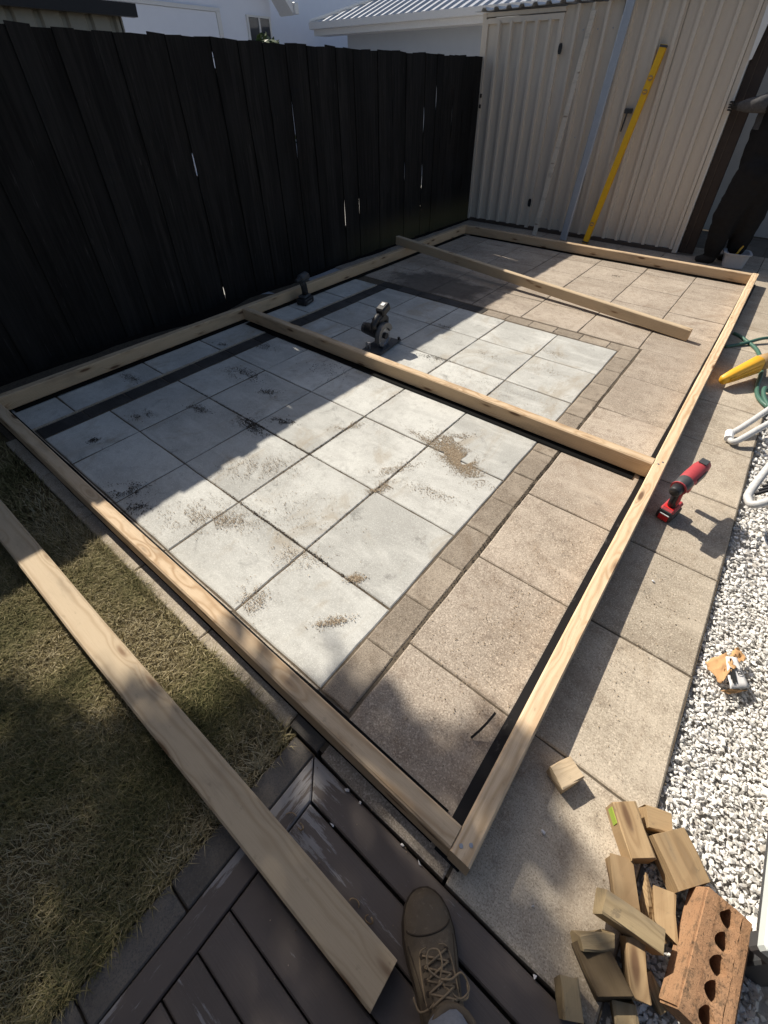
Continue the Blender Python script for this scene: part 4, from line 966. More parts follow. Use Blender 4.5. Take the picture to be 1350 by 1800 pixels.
# pale board on dark bearers at the right edge
bn = thing('low_bench', (2.9, 1.2, 0), 'low bench with a pale board top beside the gravel, cut by the frame', 'bench')
MB().box(2.435, 3.3, 0.49, 3.2, 0.42, 0.50, ch=0.012).build('top_board', M['slab'], bn)
MB().box(2.46, 3.3, 0.52, 0.60, 0.28, 0.415, ch=0.01).build('bearer', M['dgrey'], bn)
MB().box(2.48, 2.55, 0.605, 3.1, 0.28, 0.415, ch=0.01).build('bearer', M['dgrey'], bn)
for x, y_ in ((2.54, 0.53), (3.15, 0.53), (2.54, 2.9), (3.15, 2.9)): MB().box(x, x + 0.12, y_ + 0.005, y_ + 0.12, -0.1, 0.275, ch=0.01).build('leg', M['dgrey'], bn)

# torn paper packet
pk = thing('paper_packet', (2.27, 2.12, -0.05), 'torn brown paper packet with a white printed label on the gravel', 'packet')
mb = MB(); n = 7
def sheet(c00, c10, c11, c01, n, amp, seed, th=0.004):
    vs = []; c00, c10, c11, c01 = map(Vector, (c00, c10, c11, c01))
    for k in (0, 1):
        for j in range(n + 1):
            for i in range(n + 1):
                p = c00.lerp(c10, i / n).lerp(c01.lerp(c11, i / n), j / n)
                p = p + Vector((mnoise.noise((i * .6, j * .6, seed)) * amp * .6, mnoise.noise((i * .6, j * .6, seed + 5)) * amp * .6, mnoise.noise((i * .7, j * .7, seed + 9)) * amp + 0.02 + (th if k else 0)))
                vs.append(p)
    m_ = (n + 1) ** 2; fs = []
    for j in range(n):
        for i in range(n):
            a = j * (n + 1) + i; q = (a, a + 1, a + n + 2, a + n + 1); fs.append(q); fs.append(tuple(m_ + x for x in reversed(q)))
    rim = [i for i in range(n + 1)] + [(j + 1) * (n + 1) - 1 for j in range(1, n + 1)] + [n * (n + 1) + i for i in range(n - 1, -1, -1)] + [j * (n + 1) for j in range(n - 1, 0, -1)]
    for k in range(len(rim)): fs.append((rim[k], rim[(k + 1) % len(rim)], m_ + rim[(k + 1) % len(rim)], m_ + rim[k]))
    return MB().add(vs, fs)
sheet((2.10, 2.08, 0.02), (2.22, 1.97, 0.02), (2.28, 2.14, 0.06), (2.21, 2.24, 0.05), 7, 0.03, 1).build('paper_sheet', M['kraft'], pk, smooth=True)
sheet((2.235, 2.24, 0.03), (2.30, 2.20, 0.02), (2.34, 2.31, 0.03), (2.26, 2.34, 0.04), 6, 0.035, 4).build('paper_sheet', M['kraft'], pk, smooth=True)
lb = sheet((2.275, 1.965, 0.035), (2.385, 2.07, 0.02), (2.275, 2.245, 0.045), (2.205, 2.19, 0.055), 6, 0.008, 7).build('label_panel', M['label'], pk, smooth=True)
sheet((2.235, 1.935, 0.0), (2.285, 1.945, 0.0), (2.39, 2.06, 0.0), (2.275, 1.965, 0.03), 4, 0.006, 11).build('paper_fold', M['kraft'], pk, smooth=True)
# printed marks lying on the label: "20" and heavier lines of print
def on_label(u, v): 
    a = Vector((2.275, 1.965, 0.035)).lerp(Vector((2.385, 2.07, 0.02)), u); b_ = Vector((2.205, 2.19, 0.055)).lerp(Vector((2.275, 2.245, 0.045)), u); return a.lerp(b_, v) + Vector((0, 0, 0.034))
cu = bpy.data.curves.new('print_text', 'FONT'); cu.body = '20'; cu.size = 0.026; cu.extrude = 0.0002; cu.align_x = 'CENTER'; cu.align_y = 'CENTER'
to = bpy.data.objects.new('print_text', cu); C.objects.link(to); cu.materials.append(M['ink'])
dg = bpy.context.evaluated_depsgraph_get(); tm = bpy.data.meshes.new_from_object(to.evaluated_get(dg)); bpy.data.objects.remove(to)
xa = (on_label(0.5, 0.2) - on_label(0.5, 0.9)).normalized(); ya = (on_label(1, .5) - on_label(0, .5)); ya = (ya - xa * ya.dot(xa)).normalized(); za = xa.cross(ya)
po = bpy.data.objects.new('print_text', tm); C.objects.link(po); po.parent = lb
po.matrix_basis = Matrix.Translation((on_label(0.68, 0.52) - Vector(lb['_o'])) * U) @ Matrix((xa, ya, za)).transposed().to_4x4()
pm_ = MB()
for u, v0, v1, w in ((0.22, 0.12, 0.62, 0.010), (0.36, 0.15, 0.58, 0.007), (0.30, 0.72, 0.92, 0.006), (0.12, 0.25, 0.55, 0.005)):
    a, b_ = on_label(u, v0), on_label(u, v1); pm_.add([a - ya * w, b_ - ya * w, b_ + ya * w, a + ya * w], [(0, 1, 2, 3)])
pm_.build('print_lines', M['ink'], lb)

# ================================================================== HOSE, NOZZLE, CHAIR, TUB
def smoothpath(pts, n=8):
    out = []; P_ = [Vector(p) for p in pts]; P_ = [P_[0] * 2 - P_[1]] + P_ + [P_[-1] * 2 - P_[-2]]
    for i in range(1, len(P_) - 2):
        a, b_, c_, d_ = P_[i - 1:i + 3]
        for k in range(n):
            s_ = k / n; out.append(0.5 * ((2 * b_) + (c_ - a) * s_ + (2 * a - 5 * b_ + 4 * c_ - d_) * s_ ** 2 + (3 * b_ - a - 3 * c_ + d_) * s_ ** 3))
    out.append(P_[-2]); return out
hz = MB()
hz.tube(smoothpath([(1.36, 8.80, .02), (1.45, 8.74, .02), (1.56, 8.60, .02), (1.75, 8.28, .03), (1.87, 7.75, .03), (1.90, 7.30, .03), (1.90, 6.95, .03), (1.96, 6.6, .03), (2.15, 6.35, .04), (2.5, 6.3, 0)]), 0.030, 8)
hz.tube(smoothpath([(1.33, 8.12, .02), (1.55, 8.42, .03), (1.80, 8.75, .075), (2.1, 9.0, .05), (2.5, 9.1, .03)]), 0.026, 8)
hz.tube(smoothpath([(2.6, 8.4, .03), (2.1, 7.0, .03), (1.98, 6.85, .08), (2.02, 6.55, .06), (2.2, 6.2, .05), (2.5, 6.0, .0)]), 0.028, 8)
tag(hz.build('garden_hose', M['hose'], org=(1.9, 7.5, 0), smooth=True), 'green garden hose looping over the slabs near the right rail', 'hose')
nz = thing('hose_nozzle', (1.65, 6.9, 0), 'yellow ribbed plastic spray gun lying beside the green hose', 'hose nozzle')
a0, a1 = Vector((1.47, 6.62, 0.12)), Vector((1.80, 7.28, 0.21)); dd = (a1 - a0).normalized(); side_ = dd.cross(Vector((0, 0, 1))).normalized(); upv = side_.cross(dd)
rings = []
for t_, w, h in ((0, 0.02, 0.03), (0.03, 0.05, 0.06), (0.3, 0.065, 0.09), (0.7, 0.075, 0.115), (0.97, 0.085, 0.13), (1.0, 0.07, 0.11)):
    c = a0.lerp(a1, t_); rings.append([c + side_ * w * math.copysign(abs(math.cos(k)) ** .6, math.cos(k)) + upv * h * math.copysign(abs(math.sin(k)) ** .6, math.sin(k)) for k in np.linspace(0, 2 * math.pi, 17)[:-1]])
MB().loft(rings).build('grip', M['yellow2'], nz, smooth=True)
for k in (-0.4, 0.3):
    MB().tube([a0.lerp(a1, .12) + side_ * 0.062 + upv * 0.06 * k, a0.lerp(a1, .94) + side_ * 0.082 + upv * 0.11 * k], 0.012, 6).build('grip_rib', M['yellow2'], nz)
MB().tube([a1 - dd * 0.02, a1 + dd * 0.10, a1 + dd * 0.22], [0.10, 0.115, 0.10], 12).build('nozzle_head', M['brownrub'], nz, smooth=True)
MB().tube([a1 + dd * 0.16, a1 + dd * 0.5 + Vector((0.05, 0, -.12))], [0.075, 0.055], 10).build('hose_tail', M['brownrub'], nz, smooth=True)

ch_ = thing('tubular_chair', (2.3, 5.0, 0), 'white enamelled tubular garden chair standing half outside the picture', 'chair')
MB().tube(smoothpath([(2.55, 7.10, 0.55), (2.25, 6.42, 0.36), (1.90, 5.62, 0.12), (1.80, 5.42, 0.055), (1.80, 5.30, 0.05), (1.86, 5.25, 0.06), (2.05, 5.55, 0.20), (2.42, 6.15, 0.46), (2.7, 6.6, 0.65)]), 0.035, 10).build('leg_loop', M['tube'], ch_, smooth=True)
MB().tube([(1.775, 5.43, 0.05), (1.785, 5.27, 0.05)], [0.047, 0.047], 10).build('foot_cap', M['white'], ch_)
MB().tube(smoothpath([(2.30, 5.10, 0.60), (2.16, 4.55, 0.42), (2.06, 4.05, 0.28), (2.06, 3.90, 0.27), (2.12, 3.84, 0.29), (2.32, 4.02, 0.42), (2.7, 4.4, 0.6)]), 0.036, 10).build('arm_loop', M['tube'], ch_, smooth=True)
mbm = MB()
for k in range(12):
    a = Vector((2.10 + 0.018 * k, 4.02 + 0.055 * k, 0.275 + 0.020 * k)); b_ = a + Vector((0.45, 0.38, 0.25)); mbm.tube([a, b_], 0.017, 5)
mbm.build('mesh_seat', M['meshf'], ch_)

tb = thing('plastic_tub', (0.72, 13.05, 0), 'grey translucent plastic tub with a spout on the ground by the shed corner', 'tub')
def rrect(cx, cy, hx, hy, z, a, r=0.25):
    out = []
    for k in range(20):
        th = 2 * math.pi * k / 20; c_, s_ = math.cos(th), math.sin(th)
        out.append(tuple(Vector((cx, cy, 0)) + Vector((*rot((hx * math.copysign(abs(c_) ** .45, c_), hy * math.copysign(abs(s_) ** .45, s_)), a), z))))
    return out
tm_ = MB(); A = math.radians(12)
tm_.loft([rrect(.72, 13.05, .21, .20, .015, A), rrect(.72, 13.05, .25, .24, .30, A), rrect(.72, 13.05, .285, .27, .315, A), rrect(.72, 13.05, .285, .27, .335, A), rrect(.72, 13.05, .235, .225, .33, A), rrect(.72, 13.05, .195, .185, .04, A)]).build('tub_body', M['tub'], tb, smooth=False)
MB().hull([(.42, 13.02, .33), (.30, 12.98, .27), (.29, 13.08, .27), (.42, 13.16, .33), (.44, 13.02, .25), (.44, 13.14, .25)]).build('spout', M['tub'], tb)
br = thing('paint_brush', (0.72, 13.1, 0.05), 'yellow handled brush standing in the plastic tub', 'brush')
MB().tube([(0.66, 13.06, 0.10), (0.72, 13.12, 0.30), (0.76, 13.18, 0.44)], [0.016, 0.02, 0.024], 8).build('handle', M['yellow2'], br)
MB().box(0.60, 0.68, 13.0, 13.04, 0.045, 0.12).build('bristles', M['dgrey'], br)

# ================================================================== PEOPLE
def skin_body(name, verts, edges, radii, root, level=2):
    me = bpy.data.meshes.new(name); me.from_pydata([Vector(v) * U for v in verts], edges, []); me.update()
    o = bpy.data.objects.new(name, me); C.objects.link(o)
    md = o.modifiers.new('skin', 'SKIN'); md.use_smooth_shade = True; md.branch_smoothing = 0.5
    for i, r in enumerate(radii):
        sv = me.skin_vertices[0].data[i]; r = r if isinstance(r, tuple) else (r, r); sv.radius = (r[0] * U, r[1] * U); sv.use_root = (i == root)
    sb = o.modifiers.new('sub', 'SUBSURF'); sb.levels = level; sb.render_levels = level
    dg_ = bpy.context.evaluated_depsgraph_get(); m2 = bpy.data.meshes.new_from_object(o.evaluated_get(dg_)); bpy.data.objects.remove(o); m2.name = name
    m2.polygons.foreach_set('use_smooth', [True] * len(m2.polygons)); return m2
def chain(V, E, Rr_, pts, start=None):
    prev = start
    for p, r in pts:
        V.append(p); Rr_.append(r)
        if prev is not None: E.append((prev, len(V) - 1))
        prev = len(V) - 1
    return prev
def person(root_pos, label, joints, mats, part, fingers=()):
    mb = MB(); allp = []
    for ch__ in joints:
        st_ = ch__.get('from'); pts_ = ([allp[st_]] if st_ is not None else []) + ch__['pts']
        if st_ is None: allp += ch__['pts']
        pp = []; rr = []
        for (p_, r_), (p2_, r2_) in zip(pts_[:-1], pts_[1:]):
            ra = (r_ if isinstance(r_, tuple) else (r_, r_)); rb = (r2_ if isinstance(r2_, tuple) else (r2_, r2_))
            if st_ is not None and p_ is pts_[0][0]: ra = rb
            for k in range(6):
                u_ = k / 6; pp.append(Vector(p_).lerp(Vector(p2_), u_)); rr.append(tuple(a_ * (1 - u_) + b_ * u_ for a_, b_ in zip(ra, rb)))
        pp.append(Vector(pts_[-1][0])); rl = pts_[-1][1]; rr.append(rl if isinstance(rl, tuple) else (rl, rl))
        for c_, r_ in zip(pp, rr):      # overlapping ellipsoids along the limb
            rz_ = (r_[0] + r_[1]) / 2; rings_ = []
            for la in np.linspace(-1.4, 1.4, 8): rings_.append([c_ + Vector((r_[0] * math.cos(la) * math.cos(t__), r_[1] * math.cos(la) * math.sin(t__), rz_ * math.sin(la))) for t__ in np.linspace(0, 2 * math.pi, 13)[:-1]])
            mb.loft(rings_)
    me0 = mb.mesh('person', [], (0, 0, 0)); ob_ = bpy.data.objects.new('person', me0); C.objects.link(ob_)
    rm_ = ob_.modifiers.new('r', 'REMESH'); rm_.mode = 'VOXEL'; rm_.voxel_size = 0.011; sm2 = ob_.modifiers.new('s', 'SMOOTH'); sm2.iterations = 8; sm2.factor = 0.5
    me = bpy.data.meshes.new_from_object(ob_.evaluated_get(bpy.context.evaluated_depsgraph_get())); bpy.data.objects.remove(ob_); me.name = 'person'
    for v in me.vertices:      # folds of cloth
        if v.co.z < 3.3 * U: q_ = v.co * 9; v.co += Vector((mnoise.noise((q_.x, q_.y, q_.z * 1.6)), mnoise.noise((q_.x + 7, q_.y, q_.z * 1.6)), 0)) * 0.010
    b = bmesh.new(); b.from_mesh(me)
    for fpts, fr_ in fingers:
        v2, e2, r2 = [], [], []; chain(v2, e2, r2, [(p, fr_ * (1 - .12 * i)) for i, p in enumerate(fpts)]); fm = skin_body('finger', v2, e2, r2, 0, 1)
        b.from_mesh(fm); bpy.data.meshes.remove(fm)
    for m_ in mats: me.materials.append(m_)
    for v in b.verts: v.co = v.co - Vector(root_pos) * U
    for f in b.faces:
        f.material_index = part((f.calc_center_median() / U) + Vector(root_pos)); f.smooth = True
    b.to_mesh(me); b.free()
    o = link('person', me, root_pos); tag(o, label, 'person'); return o
# the worker by the shed (facing left, gripping the edge of the side door)
H0 = Vector((0.50, 13.25, 0))
def w(x, y, z): return (x, y, z)
wj = [dict(pts=[(w(0.48, 13.3, 2.02), (0.48, 0.36)), (w(0.44, 13.3, 2.45), (0.46, 0.34)), (w(0.40, 13.3, 2.9), (0.44, 0.30)), (w(0.40, 13.3, 3.22), (0.33, 0.2)), (w(0.38, 13.3, 3.42), 0.125), (w(0.36, 13.3, 3.56), 0.15), (w(0.33, 13.3, 3.75), (0.185, 0.20)), (w(0.33, 13.3, 3.9), 0.14)]),
      dict(**{'from': 3}, pts=[(w(0.30, 13.1, 3.16), 0.16), (w(0.02, 12.98, 3.03), 0.16), (w(-0.20, 13.03, 3.0), 0.125), (w(-0.42, 13.12, 2.98), 0.07), (w(-0.50, 13.17, 2.98), 0.055)]),
      dict(**{'from': 3}, pts=[(w(0.50, 13.62, 3.14), 0.16), (w(0.62, 13.75, 2.6), 0.125), (w(0.42, 13.72, 2.15), 0.09), (w(0.34, 13.7, 2.02), 0.06)]),
      dict(**{'from': 0}, pts=[(w(0.36, 13.12, 1.80), 0.34), (w(0.22, 13.08, 1.05), 0.29), (w(0.22, 13.06, 0.40), 0.21), (w(0.24, 13.06, 0.13), 0.14), (w(0.10, 13.04, 0.08), 0.10), (w(-0.02, 13.02, 0.06), 0.07)]),
      dict(**{'from': 0}, pts=[(w(0.60, 13.30, 1.80), 0.34), (w(0.62, 13.32, 1.05), 0.30), (w(0.64, 13.34, 0.40), 0.22), (w(0.66, 13.46, 0.13), 0.12), (w(0.52, 13.46, 0.08), 0.09), (w(0.38, 13.46, 0.06), 0.07)])]
def wpart(c):
    if c.z > 3.42: return 3 if (c.z > 3.74 or c.x > 0.42) else 2
    if c.x < -0.40: return 1
    if c.x < 0.12 and c.z > 2.6: return 4
    if c.z < 0.16: return 1
    return 0
fing = [([w(-0.49, 13.14, 3.04 - 0.045 * k), w(-0.56, 13.20, 3.05 - 0.045 * k), w(-0.59, 13.28, 3.045 - 0.045 * k), w(-0.56, 13.34, 3.04 - 0.045 * k)], 0.021) for k in range(4)] + [([w(-0.46, 13.12, 2.98), w(-0.49, 13.06, 3.02), w(-0.54, 13.05, 3.06)], 0.024)]
wk = person((0.5, 13.25, 0), 'person in dark work clothes gripping the edge of the dark side door', wj, [M['dark_cloth'], M['glove'], M['skin'], M['hair'], M['grey_cloth']], wpart, fing)
# the photographer: stands on the deck behind the camera, only a boot and cuff in view
bx, by = 1.605, -0.615      # heel
pj = [dict(pts=[((1.40, -1.38, 2.05), (0.36, 0.25)), ((1.38, -1.38, 2.45), (0.34, 0.24)), ((1.34, -1.38, 2.85), (0.38, 0.25)), ((1.30, -1.38, 3.15), (0.36, 0.20)), ((1.30, -1.36, 3.36), 0.125), ((1.30, -1.33, 3.50), 0.16), ((1.30, -1.31, 3.68), (0.19, 0.22)), ((1.30, -1.33, 3.82), 0.15)]),
      dict(**{'from': 3}, pts=[((1.66, -1.36, 3.08), 0.15), ((1.78, -1.22, 2.62), 0.11), ((1.54, -1.06, 3.06), 0.08), ((1.46, -1.02, 3.14), 0.055)]),
      dict(**{'from': 3}, pts=[((0.94, -1.36, 3.08), 0.15), ((0.82, -1.22, 2.62), 0.11), ((1.06, -1.06, 3.06), 0.08), ((1.14, -1.02, 3.14), 0.055)]),
      dict(**{'from': 0}, pts=[((1.58, -1.15, 1.82), 0.24), ((1.58, -0.90, 1.10), 0.17), ((1.555, -0.68, 0.55), 0.125), ((1.535, -0.575, 0.30), 0.105)]),
      dict(**{'from': 0}, pts=[((1.20, -1.40, 1.82), 0.24), ((1.18, -1.45, 1.10), 0.17), ((1.16, -1.57, 0.55), 0.125), ((1.16, -1.57, 0.30), 0.105)])]
def ppart(c):
    if c.z > 3.36: return 3 if (c.z > 3.66 or c.y < -1.25) else 2
    if c.z > 3.0 and c.y > -1.08: return 2
    return 0 if c.z > 2.0 else 1
pf = []
for sx, hx in ((1, 1.46), (-1, 1.14)):
    for k in range(4): pf.append(([(hx, -1.01, 3.19 - .035 * k), (hx - sx * .05, -0.99, 3.21 - .035 * k), (hx - sx * .10, -0.995, 3.21 - .035 * k), (hx - sx * .12, -1.01, 3.20 - .035 * k)], 0.019))
    pf.append(([(hx, -1.02, 3.14), (hx - sx * .03, -1.04, 3.18), (hx - sx * .07, -1.05, 3.20)], 0.021))
pe = person((1.35, -1.0, 0), 'person standing on the deck in a tan lace-up boot and grey blue trousers', pj, [M['dark_cloth'], M['jeans'], M['skin'], M['hair']], ppart, pf)

def make_boot(toe, heel, parent):
    toe = Vector(toe); heel = Vector(heel); ax = (heel - toe); L = ax.length; ax.normalize(); sd_ = Vector((-ax.y, ax.x, 0)); up_ = Vector((0, 0, 1))
    def P(t_, s_, z): return toe + ax * (t_ * L) + sd_ * s_ + up_ * z
    # upper: sections from toe to heel
    secs = [(0.0, 0.028, 0.050, 0.070), (0.025, 0.058, 0.044, 0.105), (0.07, 0.088, 0.044, 0.135), (0.15, 0.113, 0.044, 0.160), (0.26, 0.125, 0.044, 0.178), (0.37, 0.121, 0.044, 0.205), (0.48, 0.108, 0.044, 0.245), (0.58, 0.098, 0.044, 0.290), (0.70, 0.094, 0.044, 0.330), (0.84, 0.094, 0.044, 0.345), (0.94, 0.080, 0.044, 0.34), (1.0, 0.045, 0.06, 0.33)]
    rings = []
    for t_, hw, z0, z1 in secs:
        r_ = []
        for k in range(20):
            th = 2 * math.pi * k / 20; c_, s_ = math.cos(th), math.sin(th)
            e_ = 0.75 if s_ < 0 else (1.0 if t_ < 0.4 else 1.0)
            yy_ = hw * math.copysign(abs(c_) ** (0.55 if s_ < 0 else 0.85), c_); zm = z0 + (z1 - z0) * 0.36
            zz_ = zm + (z1 - zm) * s_ if s_ > 0 else zm + (zm - z0) * math.copysign(abs(s_) ** .5, s_)
            r_.append(P(t_, yy_ * (1 if s_ < 0 else (1 - 0.12 * s_)), zz_))
        rings.append(r_)
    mb = MB().loft(rings)
    # shaft
    shaft = []
    for z, t0, t1, hw in ((0.20, 0.56, 0.985, 0.090), (0.30, 0.585, 0.975, 0.088), (0.38, 0.62, 0.965, 0.090), (0.44, 0.63, 0.96, 0.094), (0.455, 0.635, 0.955, 0.092)):
        tc_, ht = (t0 + t1) / 2, (t1 - t0) / 2
        shaft.append([P(tc_ + ht * math.cos(k), hw * math.sin(k), z) for k in np.linspace(0, 2 * math.pi, 21)[:-1]])
    mb.loft(shaft)
    me = mb.mesh('boot', M['boot'], parent['_o'], fixn=True)
    o = link('boot', me, parent['_o'], parent)
    rm = o.modifiers.new('remesh', 'REMESH'); rm.mode = 'VOXEL'; rm.voxel_size = 0.0032; sm = o.modifiers.new('smooth', 'SMOOTH'); sm.iterations = 10; sm.factor = 0.5
    dg_ = bpy.context.evaluated_depsgraph_get(); m2 = bpy.data.meshes.new_from_object(o.evaluated_get(dg_)); o.modifiers.clear(); o.data = m2
    tr_ = Vector(parent['_o'])
    for v in m2.vertices:   # creases across the vamp and general softness
        q = v.co; v.co = q + Vector((0, 0, 1)) * (mnoise.noise(q * 38) * 0.0030 + mnoise.noise(q * 95) * 0.0011)
    m2.polygons.foreach_set('use_smooth', [True] * len(m2.polygons))
    if not m2.materials: m2.materials.append(M['boot'])
    # sole
    so_ = MB(); out = []
    prof = [(0.0 - .012, 0.0), (0.0 - .005, 0.04), (0.03, 0.075), (0.08, 0.103), (0.16, 0.125), (0.27, 0.134), (0.38, 0.128), (0.50, 0.112), (0.62, 0.103), (0.76, 0.102), (0.90, 0.098), (0.97, 0.075), (1.015, 0.03)]
    loop = [(t_, s_) for t_, s_ in prof] + [(t_, -s_) for t_, s_ in reversed(prof)][:-1]
    so_.loft([[P(t_, s_, z) for t_, s_ in loop] for z in (0.004, 0.050)])
    so_.build('sole', M['sole'], o)
    # top surface heights for laces
    def topz(t_): return np.interp(t_, [s[0] for s in secs], [s[3] for s in secs])
    from mathutils.bvhtree import BVHTree
    bv_ = BVHTree.FromPolygons([tuple(v.co) for v in m2.vertices], [tuple(p_.vertices) for p_ in m2.polygons])
    def onto(pts_, lift):
        out_ = []
        for q in pts_:
            h_ = bv_.ray_cast(Vector(((q.x - tr_.x) * U, (q.y - tr_.y) * U, 1.0)), Vector((0, 0, -1)))
            out_.append(Vector((q.x, q.y, (h_[0].z / U if h_[0] is not None else q.z) + lift)))
        return out_
    sm_ = MB()
    arc = [P(0.235 + 0.07 * math.cos(a) - 0.03, 0.112 * math.sin(a), topz(0.22) - 0.055 * abs(math.sin(a)) ** 2.2 + 0.006) for a in np.linspace(-1.35, 1.35, 15)]
    arc = onto(arc, 0.002); sm_.tube(arc, 0.004, 6); sm_.build('seam', M['sole'], o)
    # tongue and lacing
    MB().loft([[P(t_, s_ * 0.042, topz(t_) + (0.012 if t_ < .6 else 0.02) - abs(s_) * 0.008) for s_ in (-1, -.5, 0, .5, 1)] + [P(t_, s_ * 0.042, topz(t_) - 0.01) for s_ in (1, 0, -1)] for t_ in (0.36, 0.44, 0.52, 0.60, 0.66)]).build('tongue', M['boot'], o, smooth=True)
    ts = [0.37, 0.43, 0.49, 0.55, 0.61]
    for i in range(len(ts) - 1):
        for sg in (-1, 1):
            a = P(ts[i], sg * 0.056, topz(ts[i]) + 0.000); m_ = P((ts[i] + ts[i + 1]) / 2, 0, topz((ts[i] + ts[i + 1]) / 2) + 0.024 + .004 * sg); b_ = P(ts[i + 1], -sg * 0.056, topz(ts[i + 1]) + 0.002)
            MB().tube(smoothpath([a, m_, b_], 5), 0.0045, 6).build('lace', M['lace'], o, smooth=True)
    for i in range(len(ts)):
        for sg in (-1, 1):
            e0 = onto([P(ts[i], sg * 0.060, 0)], 0.002)[0]; MB().tube([e0, e0 + Vector((0, 0, 0.006))], 0.0105, 8).build('eyelet', M['sole'], o)
    for sg in (-1, 1):
        sl_ = onto([P(t_, sg * q_, 0) for t_, q_ in ((0.335, 0.03), (0.35, 0.062), (0.42, 0.074), (0.52, 0.076), (0.60, 0.074))], 0.002); MB().tube(smoothpath(sl_, 5), 0.0035, 5).build('stitching', M['lace'], o)
        sl_ = onto([P(t_, sg * q_, 0) for t_, q_ in ((0.30, 0.112), (0.40, 0.098), (0.50, 0.086), (0.58, 0.080))], 0.002); MB().tube(smoothpath(sl_, 5), 0.0035, 5).build('stitching', M['sole'], o)
    k0 = P(0.50, 0.0, topz(0.50) + 0.035); z_ = Vector((0, 0, 0.012))
    for sg, sc_ in ((1, 1.0), (-1, 1.15)):
        lp = ([k0, k0 + sd_ * 0.02 - ax * 0.04 + z_, k0 + sd_ * 0.015 - ax * 0.085, k0 - sd_ * 0.03 - ax * 0.09 - z_, k0 - sd_ * 0.045 - ax * 0.04 + z_ * .5, k0] if sg > 0 else
              [k0, k0 + sd_ * 0.045 + ax * 0.01 + z_, k0 + sd_ * 0.10 + ax * 0.0 - z_ * 1.2, k0 + sd_ * 0.12 + ax * 0.05 - z_ * 2, k0 + sd_ * 0.07 + ax * 0.07 - z_ * .4, k0 + sd_ * .02 + ax * .03])
        MB().tube(smoothpath(lp, 7), 0.0042, 6).build('lace', M['lace'], o, smooth=True)
    for sg in (-1, 1):
        lp = [k0, k0 + sd_ * sg * 0.04 + ax * 0.06 - z_, k0 + sd_ * sg * 0.105 + ax * 0.075 - z_ * 4, k0 + sd_ * sg * 0.125 + ax * 0.03 - z_ * 7]
        MB().tube(smoothpath(lp, 6), 0.0042, 6).build('lace', M['lace'], o, smooth=True)
    MB().tube([P(0.795 + 0.168 * math.cos(k), 0.095 * math.sin(k), 0.452 + 0.012 * math.cos(k)) for k in np.linspace(0, 2 * math.pi, 25)], 0.016, 8).build('collar', M['boot'], o, smooth=True)
    return o
make_boot((1.165, -0.215, 0.0), (1.655, -0.640, 0.0), pe)
make_boot((1.12, -1.05, 0.0), (1.18, -1.69, 0.0), pe)
# trouser cuff over the boot
cf = MB(); ax = Vector((0.49, -0.425, 0)).normalized(); sdv = Vector((0.425, 0.49, 0)).normalized()
cc = [(Vector((1.55, -0.568, 0.39)), 0.125, 0.11), (Vector((1.555, -0.58, 0.44)), 0.128, 0.114), (Vector((1.565, -0.62, 0.55)), 0.125, 0.12), (Vector((1.57, -0.72, 0.80)), 0.15, 0.145)]
rings = [[c + ax * (a * math.cos(k)) * (1 + 0.05 * math.sin(5 * k + i)) + sdv * (b_ * math.sin(k)) * (1 + 0.05 * math.cos(4 * k + i)) + Vector((0, 0, 0.012 * math.sin(3 * k))) for k in np.linspace(0, 2 * math.pi, 29)[:-1]] for i, (c, a, b_) in enumerate(cc)]
cf.loft(rings, cap=False); cf.build('trouser_cuff', M['jeans'], pe, smooth=True)

# ================================================================== SMALL LITTER
def grains(name, patches, m, label, cat, size=(0.004, 0.012)):
    P_ = []; 
    for cx, cy, rx, ry, a, n in patches:
        u = rng.normal(0, 0.5, (n, 2)); x = u[:, 0] * rx; y = u[:, 1] * ry
        x2 = cx + x * math.cos(a) - y * math.sin(a); y2 = cy + x * math.sin(a) + y * math.cos(a)
        k = np.array([mnoise.noise((p * 7, q * 7, 0)) for p, q in zip(x2, y2)]) > -0.25 + 0.0 * x2
        P_.append(np.c_[x2[k], y2[k], np.full(k.sum(), 0.004)])
    P_ = np.vstack(P_); n = len(P_); s = rng.uniform(*size, n)
    a = rng.uniform(0, 6.3, n); d1 = np.c_[np.cos(a), np.sin(a), rng.uniform(-.1, .3, n)] * s[:, None]; d2 = np.c_[-np.sin(a), np.cos(a), rng.uniform(-.1, .3, n)] * s[:, None] * rng.uniform(.35, .9, n)[:, None]
    up = np.c_[0 * a, 0 * a, s * 0.35]
    V = np.stack([P_ - d1, P_ + d2, P_ + d1 * .8, P_ - d2 * .7, P_ + up], 1).reshape(-1, 3); i = np.arange(n)[:, None] * 5
    F = np.vstack([i + [0, 3, 4], i + [3, 2, 4], i + [2, 1, 4], i + [1, 0, 4]])
    return tag(npmesh(name, V, F, m, np.repeat(np.clip(rng.normal(.55, .25, n), 0, 1), 5)), label, cat, kind='stuff')
